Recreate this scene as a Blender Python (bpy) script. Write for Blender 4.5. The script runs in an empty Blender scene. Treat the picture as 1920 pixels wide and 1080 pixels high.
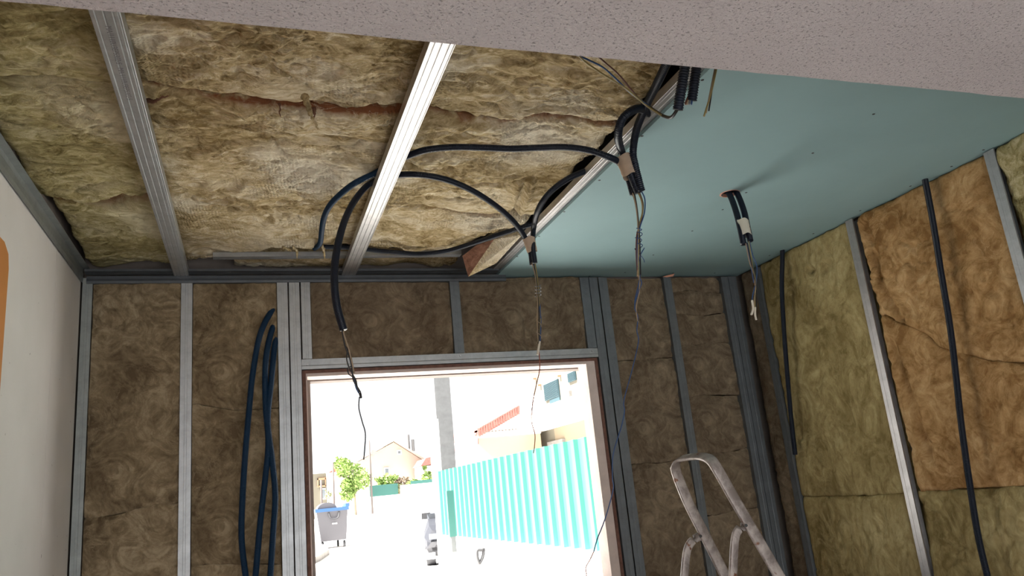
import bpy, bmesh, math, random
import numpy as np
from mathutils import Vector, Matrix

C = bpy.context.scene.collection
PI = math.pi

# ------------------------------------------------------------------ camera, sky, sun, exposure
EYE = 1.55
YAW, PITCH, ROLL, FPX = 0.34057992, 0.25415122, -0.09919309, 1443.6
cy, sy = math.cos(YAW), math.sin(YAW)
FWD = Vector((sy * math.cos(PITCH), cy * math.cos(PITCH), math.sin(PITCH)))
_r = Vector((cy, -sy, 0)); _u = _r.cross(FWD)
RIGHT = _r * math.cos(ROLL) + _u * math.sin(ROLL)
UP = -_r * math.sin(ROLL) + _u * math.cos(ROLL)
CAM = Vector((0, 0, EYE))
cam = bpy.data.objects.new('camera', bpy.data.cameras.new('camera'))
C.objects.link(cam)
m = Matrix((RIGHT, UP, -FWD)).transposed().to_4x4(); m.translation = CAM
cam.matrix_world = m
cam.data.sensor_width = 36
cam.data.lens = FPX / 1920 * 36
cam.data.clip_start = 0.02; cam.data.clip_end = 2000
bpy.context.scene.camera = cam

vs = bpy.context.scene.view_settings
vs.view_transform = 'Standard'; vs.look = 'None'; vs.gamma = 1.0; vs.use_curve_mapping = False
vs.exposure = 0.5

world = bpy.data.worlds.new('world'); bpy.context.scene.world = world
world.use_nodes = True
wb = world.node_tree.nodes['Background']
wb.inputs['Color'].default_value = (0.96, 0.98, 1.0, 1); wb.inputs['Strength'].default_value = 1.15

sun = bpy.data.objects.new('sun', bpy.data.lights.new('sun', 'SUN')); C.objects.link(sun)
sun.data.energy = 27.0; sun.data.angle = 0.012; sun.data.color = (1.0, 0.96, 0.90)
sun.rotation_euler = Vector((-1.0, -0.08, 1.25)).to_track_quat('Z', 'Y').to_euler()

# area lamp added at the room's open rear end, brightens soffit and left wall
rear = bpy.data.objects.new('rear_daylight', bpy.data.lights.new('rear_daylight', 'AREA')); C.objects.link(rear)
rear.data.shape = 'RECTANGLE'; rear.data.size = 3.2; rear.data.size_y = 2.0; rear.data.energy = 28; rear.data.color = (1.0, 0.97, 0.95)
rear.location = (0.9, -2.0, 1.15); rear.rotation_euler = (math.radians(98), 0, 0)

bpy.context.scene.cycles.max_bounces = 10
bpy.context.scene.cycles.diffuse_bounces = 6
bpy.context.scene.cycles.sample_clamp_indirect = 8

# ------------------------------------------------------------------ picture point -> place in the room (surveying helper)
def ray(px, py):
    return (RIGHT * ((px - 960) / FPX) + UP * ((540 - py) / FPX) + FWD)
def PY(px, py, Y):
    d = ray(px, py); return CAM + d * (Y / d.y)
def PZ(px, py, Z):
    d = ray(px, py); return CAM + d * ((Z - EYE) / d.z)
def PX(px, py, X):
    d = ray(px, py); return CAM + d * (X / d.x)

# ------------------------------------------------------------------ materials
def nt(name):
    m = bpy.data.materials.new(name); m.use_nodes = True
    n = m.node_tree; b = n.nodes['Principled BSDF']
    return m, n, b
def N(n, t, **kw):
    x = n.nodes.new(t)
    for k, v in kw.items():
        if k in x.inputs: x.inputs[k].default_value = v
        else: setattr(x, k, v)
    return x
def ramp(n, fac, stops):
    r = n.nodes.new('ShaderNodeValToRGB'); cr = r.color_ramp
    while len(cr.elements) < len(stops): cr.elements.new(0.5)
    for e, (p, c) in zip(cr.elements, stops):
        e.position = p; e.color = (*c, 1)
    n.links.new(fac, r.inputs['Fac']); return r.outputs['Color']
def mapping(n, scale=(1, 1, 1), loc=(0, 0, 0), rot=(0, 0, 0)):
    t = n.nodes.new('ShaderNodeTexCoord'); mp = n.nodes.new('ShaderNodeMapping')
    n.links.new(t.outputs['Object'], mp.inputs['Vector'])
    mp.inputs['Scale'].default_value = scale; mp.inputs['Location'].default_value = loc; mp.inputs['Rotation'].default_value = rot
    return mp.outputs['Vector']
def noise(n, vec, scale, detail=4, rough=0.5, dist=0):
    x = n.nodes.new('ShaderNodeTexNoise'); n.links.new(vec, x.inputs['Vector'])
    x.inputs['Scale'].default_value = scale; x.inputs['Detail'].default_value = detail
    x.inputs['Roughness'].default_value = rough; x.inputs['Distortion'].default_value = dist
    return x.outputs['Fac']
def mix(n, fac, a, b, mode='MIX'):
    x = n.nodes.new('ShaderNodeMix'); x.data_type = 'RGBA'; x.blend_type = mode
    if isinstance(fac, (int, float)): x.inputs['Factor'].default_value = fac
    else: n.links.new(fac, x.inputs['Factor'])
    for i, v in ((6, a), (7, b)):
        if isinstance(v, tuple): x.inputs[i].default_value = (*v, 1)
        else: n.links.new(v, x.inputs[i])
    return x.outputs[2]
def math_(n, op, a, b=0.0):
    x = n.nodes.new('ShaderNodeMath'); x.operation = op
    for i, v in enumerate((a, b)):
        if isinstance(v, (int, float)): x.inputs[i].default_value = v
        else: n.links.new(v, x.inputs[i])
    return x.outputs[0]
def bump(n, b, h, strength, dist):
    x = n.nodes.new('ShaderNodeBump'); x.inputs['Strength'].default_value = strength; x.inputs['Distance'].default_value = dist
    n.links.new(h, x.inputs['Height']); n.links.new(x.outputs[0], b.inputs['Normal'])

def plain(name, col, rough=0.6, metal=0.0, spec=0.5, var=0.0, vscale=8, bmp=0.0, bscale=60, bdist=0.002):
    m, n, b = nt(name)
    b.inputs['Roughness'].default_value = rough; b.inputs['Metallic'].default_value = metal
    b.inputs['Specular IOR Level'].default_value = spec
    v = mapping(n)
    if var > 0:
        f = noise(n, v, vscale, 5, 0.6, 0.3)
        lo = tuple(max(0, c * (1 - var)) for c in col); hi = tuple(min(1, c * (1 + var)) for c in col)
        n.links.new(ramp(n, f, [(0.3, lo), (0.7, hi)]), b.inputs['Base Color'])
    else: b.inputs['Base Color'].default_value = (*col, 1)
    if bmp > 0: bump(n, b, noise(n, v, bscale, 4, 0.6), bmp, bdist)
    return m

def wool(name, dark, mid, light, tint=(0.27, 0.11, 0.05), stretch=(1, 1, 1), knit=0.0, swirl=1.6, contrast=1.0, relief=0.95, fs=1.0, pale=0.0):
    m, n, b = nt(name)
    b.inputs['Roughness'].default_value = 1.0; b.inputs['Specular IOR Level'].default_value = 0.05
    v = mapping(n, scale=stretch)
    big = noise(n, v, 2.6, 4, 0.55, 0.6)
    fib = noise(n, v, 15 * fs, 12, 0.64, swirl)
    fib2 = noise(n, v, 42 * fs, 8, 0.66, swirl * 0.7)
    a = math_(n, 'MULTIPLY', big, 0.42); c = math_(n, 'MULTIPLY', fib, 0.42); d = math_(n, 'MULTIPLY', fib2, 0.16)
    s = math_(n, 'ADD', math_(n, 'ADD', a, c), d)
    w = 0.095 / contrast
    col = ramp(n, s, [(0.5 - w, dark), (0.5, mid), (0.5 + w, light)])
    if pale: col = mix(n, math_(n, 'MULTIPLY', ramp_f(n, noise(n, v, 2.1, 4, 0.6, 0.3), 0.50, 0.66), pale), col, (0.86, 0.80, 0.66))
    at = n.nodes.new('ShaderNodeAttribute'); at.attribute_name = 'tint'
    tn = math_(n, 'MULTIPLY', at.outputs['Fac'], ramp_f(n, noise(n, v, 12, 5, 0.6), 0.40, 0.52))
    col = mix(n, tn, col, tint)
    fil = noise(n, v, 9, 5, 0.55, 2.2)
    fd = math_(n, 'ABSOLUTE', math_(n, 'SUBTRACT', fil, 0.5))
    fl_ = math_(n, 'MULTIPLY', math_(n, 'SUBTRACT', 1.0, ramp_f(n, fd, 0.0, 0.014)), ramp_f(n, noise(n, v, 5, 2), 0.45, 0.62))
    col = mix(n, math_(n, 'MULTIPLY', fl_, 0.5), col, light)
    n.links.new(col, b.inputs['Base Color'])
    h = math_(n, 'ADD', math_(n, 'MULTIPLY', fib, 1.0), math_(n, 'MULTIPLY', fib2, 0.7))
    fine = noise(n, v, 160, 6, 0.6, 1.5)
    h = math_(n, 'ADD', h, math_(n, 'MULTIPLY', fine, 0.25))
    if knit > 0:
        v2 = mapping(n, rot=(0, 0, 0.12))
        vo = n.nodes.new('ShaderNodeTexWave'); vo.wave_type = 'BANDS'; vo.bands_direction = 'X'
        vo.inputs['Scale'].default_value = 28; vo.inputs['Distortion'].default_value = 3.5; vo.inputs['Detail'].default_value = 1.0
        n.links.new(v2, vo.inputs['Vector'])
        vp = n.nodes.new('ShaderNodeTexWave'); vp.wave_type = 'BANDS'; vp.bands_direction = 'Y'
        vp.inputs['Scale'].default_value = 40; vp.inputs['Distortion'].default_value = 3.5
        n.links.new(v2, vp.inputs['Vector'])
        k = math_(n, 'MULTIPLY', vo.outputs['Fac'], vp.outputs['Fac'])
        mask = ramp_f(n, noise(n, v2, 3.2, 3, 0.5), 0.50, 0.62)
        h = math_(n, 'ADD', h, math_(n, 'MULTIPLY', math_(n, 'MULTIPLY', k, mask), knit))
    bump(n, b, h, relief, 0.014)
    return m
def ramp_f(n, f, lo, hi):
    x = n.nodes.new('ShaderNodeMapRange'); x.clamp = True
    n.links.new(f, x.inputs['Value']); x.inputs['From Min'].default_value = lo; x.inputs['From Max'].default_value = hi
    return x.outputs['Result']

M = {}
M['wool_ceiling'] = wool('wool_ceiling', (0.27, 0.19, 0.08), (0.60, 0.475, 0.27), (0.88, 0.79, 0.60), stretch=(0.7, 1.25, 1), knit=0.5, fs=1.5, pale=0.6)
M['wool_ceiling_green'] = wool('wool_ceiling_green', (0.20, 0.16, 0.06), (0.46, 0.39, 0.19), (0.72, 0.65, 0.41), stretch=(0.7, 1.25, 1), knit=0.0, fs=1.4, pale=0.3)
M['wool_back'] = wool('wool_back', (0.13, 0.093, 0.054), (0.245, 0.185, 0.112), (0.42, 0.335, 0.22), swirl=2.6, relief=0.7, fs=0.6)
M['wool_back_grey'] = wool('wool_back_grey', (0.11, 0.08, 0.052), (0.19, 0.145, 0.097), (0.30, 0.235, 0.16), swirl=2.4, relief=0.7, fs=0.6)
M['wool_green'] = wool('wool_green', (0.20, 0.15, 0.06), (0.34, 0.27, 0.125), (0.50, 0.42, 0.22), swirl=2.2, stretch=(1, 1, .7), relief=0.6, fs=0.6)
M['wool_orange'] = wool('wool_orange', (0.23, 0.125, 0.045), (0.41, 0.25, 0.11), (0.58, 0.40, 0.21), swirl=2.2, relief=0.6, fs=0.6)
M['wool_cut'] = wool('wool_cut', (0.11, 0.05, 0.03), (0.20, 0.10, 0.065), (0.30, 0.17, 0.11))

def galv(name, base=(0.40, 0.415, 0.425), rough=0.42, metal=0.7):
    m, n, b = nt(name)
    b.inputs['Metallic'].default_value = metal; b.inputs['Roughness'].default_value = rough
    v = mapping(n); f = noise(n, v, 22, 6, 0.7, 0.5)
    lo = tuple(c * 0.84 for c in base); hi = tuple(c * 1.08 for c in base)
    n.links.new(ramp(n, f, [(0.32, lo), (0.66, hi)]), b.inputs['Base Color'])
    x = ramp_f(n, noise(n, v, 9, 5, 0.6), 0.2, 0.8)
    r = math_(n, 'ADD', math_(n, 'MULTIPLY', x, 0.12), rough - 0.05)
    n.links.new(r, b.inputs['Roughness'])
    bump(n, b, noise(n, v, 35, 3, 0.5), 0.06, 0.002)
    return m
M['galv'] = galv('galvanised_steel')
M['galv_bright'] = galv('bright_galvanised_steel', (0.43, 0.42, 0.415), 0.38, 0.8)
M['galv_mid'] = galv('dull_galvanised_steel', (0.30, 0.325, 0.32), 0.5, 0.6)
M['galv_deep_shade'] = galv('deep_shade_toned_steel', (0.09, 0.10, 0.11), 0.55, 0.5)  # galvanised steel darkened in colour for the shaded track above the back wall
M['galv_shade'] = galv('shade_toned_galvanised_steel', (0.155, 0.172, 0.185), 0.5, 0.55)  # the same steel, its colour lowered for studs in dim light
M['greenboard'] = plain('green_plasterboard', (0.255, 0.39, 0.405), 0.75, var=0.05, vscale=3, bmp=0.1, bscale=90)
M['board_edge'] = plain('plaster_core', (0.6, 0.6, 0.58), 0.9)
M['board_rim'] = plain('torn_board_paper', (0.75, 0.38, 0.27), 0.9)
M['navy'] = plain('navy_conduit_plastic', (0.006, 0.010, 0.020), 0.38, spec=0.3)
M['blue'] = plain('blue_conduit_plastic', (0.006, 0.026, 0.060), 0.5, spec=0.2)
M['tape'] = plain('masking_tape', (0.42, 0.32, 0.235), 0.8, var=0.12, vscale=30, bmp=0.3, bscale=70)
M['wire_black'] = plain('black_wire', (0.012, 0.011, 0.012), 0.4)
M['wire_blue'] = plain('blue_wire', (0.02, 0.06, 0.16), 0.4)
M['wire_brown'] = plain('brown_wire', (0.10, 0.035, 0.02), 0.4)
M['wire_yellow'] = plain('yellow_green_wire', (0.22, 0.17, 0.06), 0.45)
M['wire_tan'] = plain('tan_wire', (0.26, 0.19, 0.12), 0.5)
M['wire_red'] = plain('red_wire', (0.25, 0.06, 0.03), 0.4)
M['wire_grey'] = plain('grey_wire', (0.10, 0.11, 0.12), 0.4)
M['wrap'] = plain('white_tape_wrap', (0.58, 0.53, 0.44), 0.7)
M['dark'] = plain('screw_black', (0.02, 0.02, 0.02), 0.5)
M['steel'] = plain('zinc_screw', (0.6, 0.6, 0.6), 0.3, metal=0.9)
M['orange'] = plain('orange_paint', (0.62, 0.25, 0.06), 0.6, var=0.05)
M['cork'] = plain('brown_cork_strip', (0.15, 0.075, 0.055), 0.95, var=0.35, vscale=45, bmp=0.7, bscale=70)
M['frame_plaster'] = plain('pink_grey_plaster', (0.60, 0.50, 0.455), 0.9, var=0.10, vscale=14, bmp=0.5, bscale=60)
M['frame_plaster_toned'] = plain('darkened_pink_grey_plaster', (0.20, 0.165, 0.148), 0.95, var=0.12, vscale=14, bmp=0.5, bscale=60)  # same plaster, coloured darker to offset the strong light from outdoors
M['masonry'] = plain('masonry', (0.20, 0.17, 0.15), 0.95, var=0.2)
M['slab'] = plain('dark_slab', (0.07, 0.065, 0.06), 0.95, var=0.2)
M['floor'] = plain('concrete_floor', (0.50, 0.49, 0.47), 0.85, var=0.08, vscale=3)
M['ink'] = plain('faint_ink', (0.17, 0.17, 0.18), 0.6)

def plaster_rough(name, col):
    m, n, b = nt(name); b.inputs['Roughness'].default_value = 0.95
    v = mapping(n, scale=(1, 1.15, 1))
    g = noise(n, v, 130, 5, 0.62, 0.4)
    pits = ramp_f(n, noise(n, v, 170, 2, 0.5, 0.5), 0.60, 0.70)
    colr = ramp(n, noise(n, v, 3, 3), [(0.3, tuple(c * .94 for c in col)), (0.7, tuple(min(1, c * 1.05) for c in col))])
    n.links.new(mix(n, math_(n, 'MULTIPLY', pits, 0.62), colr, tuple(c * .45 for c in col)), b.inputs['Base Color'])
    h = math_(n, 'SUBTRACT', g, math_(n, 'MULTIPLY', pits, 0.6))
    bump(n, b, h, 1.0, 0.010)
    return m
M['soffit'] = plaster_rough('rough_pinkish_plaster', (0.60, 0.54, 0.54))
def wall_white():
    m, n, b = nt('white_wall_paint'); b.inputs['Roughness'].default_value = 0.85
    v = mapping(n)
    base = ramp(n, noise(n, v, 4, 4), [(0.3, (0.72, 0.70, 0.67)), (0.7, (0.78, 0.76, 0.735))])
    sp = ramp_f(n, noise(n, v, 38, 1, 0.5), 0.76, 0.79)
    n.links.new(mix(n, math_(n, 'MULTIPLY', sp, 0.6), base, (0.25, 0.22, 0.2)), b.inputs['Base Color'])
    bump(n, b, noise(n, v, 70, 4, 0.6), 0.25, 0.002)
    return m
M['white_wall'] = wall_white()
def ladder_mat():
    m, n, b = nt('plaster_splashed_aluminium')
    v = mapping(n)
    sp = ramp_f(n, noise(n, v, 16, 6, 0.65, 0.4), 0.42, 0.62)
    rust = ramp_f(n, noise(n, v, 24, 3, 0.5), 0.64, 0.68)
    c = mix(n, sp, (0.25, 0.215, 0.20), (0.50, 0.445, 0.415))
    c = mix(n, rust, c, (0.20, 0.09, 0.05))
    n.links.new(c, b.inputs['Base Color'])
    b.inputs['Metallic'].default_value = 0.35
    n.links.new(math_(n, 'ADD', math_(n, 'MULTIPLY', sp, 0.35), 0.35), b.inputs['Roughness'])
    bump(n, b, math_(n, 'ADD', sp, noise(n, v, 90, 3)), 0.35, 0.002)
    return m
M['ladder'] = ladder_mat()
# outdoors
M['ochre_sun_toned'] = plain('sun_toned_orange_render', (0.24, 0.195, 0.135), 0.9)  # darker copy of the ochre render, toned so the sunlit wall keeps colour
M['ground'] = plain('pale_paving', (0.80, 0.79, 0.77), 0.9, var=0.03)
M['white_out'] = plain('white_render', (0.85, 0.84, 0.82), 0.9)
M['teal'] = plain('teal_fence_sheet', (0.0438, 0.1812, 0.15), 0.5)
M['teal_dark'] = plain('dark_teal_paint', (0.02, 0.10, 0.085), 0.5)
M['concrete_pole'] = plain('weathered_concrete', (0.125, 0.127, 0.13), 0.9, var=0.12, vscale=10)
M['pink_wall'] = plain('pale_pink_render', (0.46, 0.37, 0.31), 0.9)
M['pink_stripe'] = plain('pink_render_band', (0.16, 0.085, 0.09), 0.9)
M['roof'] = plain('red_roof_tile', (0.29, 0.095, 0.08), 0.8, var=0.2, vscale=3)
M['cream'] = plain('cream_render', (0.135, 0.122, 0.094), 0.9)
M['ochre'] = plain('pale_orange_render', (0.40, 0.315, 0.21), 0.9)
M['shutter'] = plain('blue_green_shutter', (0.024, 0.054, 0.066), 0.6)
M['glass_dark'] = plain('window_glass', (0.14, 0.16, 0.18), 0.2)
M['bin_grey'] = plain('grey_bin_plastic', (0.084, 0.0812, 0.0924), 0.55)
M['bin_blue'] = plain('blue_bin_lid', (0.0252, 0.084, 0.21), 0.5)
M['rubber'] = plain('black_rubber', (0.04, 0.04, 0.045), 0.7)
M['leaf'] = plain('green_leaves', (0.17, 0.26, 0.06), 0.7, var=0.35, vscale=1.5)
M['leaf_pale'] = plain('pale_leaves', (0.24, 0.255, 0.135), 0.7, var=0.25, vscale=1.5)
M['bark'] = plain('bark', (0.25, 0.19, 0.14), 0.9)
M['wood_pole'] = plain('grey_wood_pole', (0.09, 0.075, 0.07), 0.9)
M['car_paint'] = plain('silver_grey_car_paint', (0.034, 0.036, 0.044), 0.5, spec=0.25)
M['car_dark'] = plain('grey_bumper', (0.03, 0.03, 0.034), 0.5)
M['car_glass'] = plain('car_glass', (0.14, 0.15, 0.17), 0.15, spec=0.5)
M['plate'] = plain('number_plate_white', (0.9, 0.9, 0.9), 0.5)
M['metal_post'] = plain('grey_metal_post', (0.2, 0.2, 0.19), 0.5, metal=0.2)
M['wood_handle'] = plain('pale_wooden_handle', (0.85, 0.68, 0.55), 0.7)
M['shovel_grey'] = plain('grey_plastic_grip', (0.08, 0.08, 0.085), 0.6)
M['rust_wood'] = plain('orange_timber', (0.3, 0.17, 0.10), 0.8)
M['kerb'] = plain('grey_stone_kerb', (0.2, 0.19, 0.18), 0.9, var=0.15, vscale=4)
M['tar'] = plain('dark_joint', (0.16, 0.16, 0.16), 0.9)

# ------------------------------------------------------------------ mesh helpers
class MB:
    def __init__(s): s.v = []; s.f = []; s.attr = None
    def add(s, verts, faces):
        o = len(s.v); s.v += [tuple(p) for p in verts]; s.f += [tuple(i + o for i in f) for f in faces]; return s
    def box(s, a, b):
        x0, y0, z0 = a; x1, y1, z1 = b
        return s.add([(x0, y0, z0), (x1, y0, z0), (x1, y1, z0), (x0, y1, z0), (x0, y0, z1), (x1, y0, z1), (x1, y1, z1), (x0, y1, z1)],
                     [(0, 3, 2, 1), (4, 5, 6, 7), (0, 1, 5, 4), (1, 2, 6, 5), (2, 3, 7, 6), (3, 0, 4, 7)])
    def prism(s, pts, d):                                   # polygon pts, extruded by the vector d
        n = len(pts); q = [Vector(p) for p in pts]; d = Vector(d)
        v = q + [p + d for p in q]
        return s.add(v, [tuple(range(n))[::-1], tuple(range(n, 2 * n))] + [(i, (i + 1) % n, n + (i + 1) % n, n + i) for i in range(n)])
    def cyl(s, a, b, r0, r1=None, n=16, cap=True):
        a, b = Vector(a), Vector(b); r1 = r0 if r1 is None else r1
        d = (b - a).normalized(); u = d.orthogonal().normalized(); w = d.cross(u)
        v = [a + (u * math.cos(t) + w * math.sin(t)) * r0 for t in [2 * PI * i / n for i in range(n)]]
        v += [b + (u * math.cos(t) + w * math.sin(t)) * r1 for t in [2 * PI * i / n for i in range(n)]]
        f = [(i, (i + 1) % n, n + (i + 1) % n, n + i) for i in range(n)]
        if cap: f += [tuple(range(n))[::-1], tuple(range(n, 2 * n))]
        return s.add(v, f)
    def tube(s, pts, radii, n=12, cap=True):                # radii: one per point or one number
        pts = [Vector(p) for p in pts]; k = len(pts)
        if isinstance(radii, (int, float)): radii = [radii] * k
        tang = [(pts[min(i + 1, k - 1)] - pts[max(i - 1, 0)]).normalized() for i in range(k)]
        u = tang[0].orthogonal().normalized(); v = []; f = []
        for i in range(k):
            t = tang[i]; u = (u - t * u.dot(t)).normalized(); w = t.cross(u)
            for j in range(n):
                a = 2 * PI * j / n; v.append(pts[i] + (u * math.cos(a) + w * math.sin(a)) * radii[i])
        for i in range(k - 1):
            for j in range(n):
                j2 = (j + 1) % n; f.append((i * n + j, i * n + j2, (i + 1) * n + j2, (i + 1) * n + j))
        if cap: f += [tuple(range(n))[::-1], tuple(range((k - 1) * n, k * n))]
        return s.add(v, f)
    def ribbon(s, pts, axis, w, t):                         # rounded flat bar swept along pts, wide along axis
        pts = [Vector(p) for p in pts]; k = len(pts); axis = Vector(axis).normalized()
        sec = []
        for j in range(16):
            a = 2 * PI * j / 16; ca, sa = math.cos(a), math.sin(a)
            sec.append((math.copysign(abs(ca) ** .45, ca) * w / 2, math.copysign(abs(sa) ** .7, sa) * t / 2))
        v = []; f = []; n = 16
        for i in range(k):
            tg = (pts[min(i + 1, k - 1)] - pts[max(i - 1, 0)]).normalized()
            ax = (axis - tg * axis.dot(tg)).normalized(); nn = tg.cross(ax)
            v += [pts[i] + ax * a + nn * b for a, b in sec]
        for i in range(k - 1):
            for j in range(n):
                j2 = (j + 1) % n; f.append((i * n + j, i * n + j2, (i + 1) * n + j2, (i + 1) * n + j))
        f += [tuple(range(n))[::-1], tuple(range((k - 1) * n, k * n))]
        return s.add(v, f)
    def strip(s, sec, A, B, O, L, th=0.0012):               # thin folded sheet: open section in (A,B), swept from O by vector L
        A, B, O, L = Vector(A), Vector(B), Vector(O), Vector(L)
        k = len(sec); off = []
        for i in range(k):
            p = np.array(sec[max(i - 1, 0)]); q = np.array(sec[min(i + 1, k - 1)]); d = q - p; d = d / (np.hypot(*d) + 1e-9)
            off.append((sec[i][0] - d[1] * th, sec[i][1] + d[0] * th))
        loop = list(sec) + off[::-1]; n = len(loop)
        v = [O + A * a + B * b for a, b in loop]; v += [p + L for p in v]
        f = [(i, (i + 1) % n, n + (i + 1) % n, n + i) for i in range(n)]
        for i in range(k - 1):
            f.append((i + 1, i, n - 1 - i, n - 2 - i)); f.append((n + i, n + i + 1, 2 * n - 2 - i, 2 * n - 1 - i))
        return s.add(v, f)
    def build(s, name, mat, parent=None, smooth=False, origin=None):
        me = bpy.data.meshes.new(name)
        a = np.array(s.v)
        if origin is None:
            if parent is not None: origin = np.array(world_loc(parent))
            else:
                lo, hi = a.min(0), a.max(0); origin = np.array(((lo[0] + hi[0]) / 2, (lo[1] + hi[1]) / 2, lo[2]))
        origin = np.array(origin)
        me.from_pydata((a - origin).tolist(), [], s.f)
        me.materials.append(M[mat] if isinstance(mat, str) else mat)
        if smooth: me.polygons.foreach_set('use_smooth', [True] * len(me.polygons))
        o = bpy.data.objects.new(name, me); C.objects.link(o)
        if parent is not None:
            o.parent = parent; o.location = Vector(origin) - world_loc(parent)
        else: o.location = origin
        return o
def world_loc(o):
    p = o.location.copy()
    while o.parent is not None: o = o.parent; p += o.location
    return p
def tag(o, label, cat, group=None):
    o['label'] = label; o['category'] = cat
    if group: o['group'] = group
    return o
def struct(o): o['kind'] = 'structure'; return o
def thing(name, label, cat, loc, group=None):
    o = bpy.data.objects.new(name, None); C.objects.link(o); o.location = loc; o.empty_display_size = 0.05
    return tag(o, label, cat, group)

def catmull(pts, step=0.01):
    P = [Vector(p) for p in pts]; P = [P[0] * 2 - P[1]] + P + [P[-1] * 2 - P[-2]]; out = []
    for i in range(1, len(P) - 2):
        p0, p1, p2, p3 = P[i - 1:i + 3]
        n = max(2, int((p2 - p1).length / step))
        for k in range(n):
            t = k / n
            out.append(0.5 * ((2 * p1) + (p2 - p0) * t + (2 * p0 - 5 * p1 + 4 * p2 - p3) * t * t + (3 * p1 - p0 - 3 * p2 + p3) * t ** 3))
    out.append(P[-2]); return out
def resample(pts, step):
    out = [pts[0]]; acc = 0
    for a, b in zip(pts, pts[1:]):
        l = (b - a).length
        while acc + l >= step:
            t = (step - acc) / l; a = a + (b - a) * t; out.append(a.copy()); l = (b - a).length; acc = 0
            if l < 1e-9: break
        acc += l
    return out
def corrugated(mb, ctrl, r=0.0106, pitch=0.0038, sides=12, k=0.90):
    pts = resample(catmull(ctrl, 0.008), pitch / 4); rad = []
    for i in range(len(pts)): rad.append(r if i % 4 in (0, 1) else r * k)
    return mb.tube(pts, rad, sides)

# ------------------------------------------------------------------ noise for the wool
_rng = np.random.RandomState(7); _T = _rng.rand(256, 256)
def vn(x, y, s=0):
    x = x + s * 17.31; y = y + s * 9.77
    xi = np.floor(x).astype(int); yi = np.floor(y).astype(int); fx = x - xi; fy = y - yi
    fx = fx * fx * (3 - 2 * fx); fy = fy * fy * (3 - 2 * fy)
    a = _T[xi & 255, yi & 255]; b = _T[(xi + 1) & 255, yi & 255]; c = _T[xi & 255, (yi + 1) & 255]; d = _T[(xi + 1) & 255, (yi + 1) & 255]
    return (a * (1 - fx) + b * fx) * (1 - fy) + (c * (1 - fx) + d * fx) * fy
def fbm(x, y, s=0, o=4, g=0.5):
    t = 0; a = 1; w = 0
    for k in range(o): t = t + a * vn(x * 2 ** k, y * 2 ** k, s + k * 3.1); w += a; a *= g
    return t / w - 0.5
def wool_height(u, v, s, sx=1.0, sy=1.0, amp=1.0):
    wu = u + 0.05 * fbm(u * 6, v * 6, s + 50); wv = v + 0.05 * fbm(u * 6, v * 6, s + 60)
    h = 0.030 * fbm(u * 3.2, v * 3.2, s, 2)
    h = h + 0.024 * fbm(wu * 11 * sx, wv * 11 * sy, s + 5, 4)
    r = fbm(wu * 5.5 * sx, wv * 5.5 * sy, s + 9, 3)
    h = h - 0.012 * np.exp(-np.abs(r) / 0.020) * np.clip(fbm(u * 4, v * 4, s + 21, 2) * 5 + 0.4, 0, 1)
    r2 = fbm(wu * 17 * sx, wv * 17 * sy, s + 33, 3)
    h = h + 0.011 * (0.25 - np.abs(r2)) * 4 * np.clip(fbm(u * 5, v * 5, s + 41, 2) * 4 + 0.6, 0.15, 1)
    r3 = fbm(wu * 34 * sx, wv * 34 * sy, s + 73, 3)
    h = h - 0.006 * np.exp(-np.abs(r3) / 0.05) * np.clip(fbm(u * 7, v * 7, s + 81, 2) * 4 + 0.5, 0.05, 1)
    return h * amp
def polydist(u, v, line):
    d = np.full(u.shape, 9.0)
    for (a, b), (c, e) in zip(line, line[1:]):
        L2 = (c - a) ** 2 + (e - b) ** 2 + 1e-12
        t = np.clip(((u - a) * (c - a) + (v - b) * (e - b)) / L2, 0, 1)
        d = np.minimum(d, np.hypot(u - a - t * (c - a), v - b - t * (e - b)))
    return d
def lin(line):
    xs = [p[0] for p in line]; ys = [p[1] for p in line]
    return lambda u: np.interp(u, xs, ys)
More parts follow.
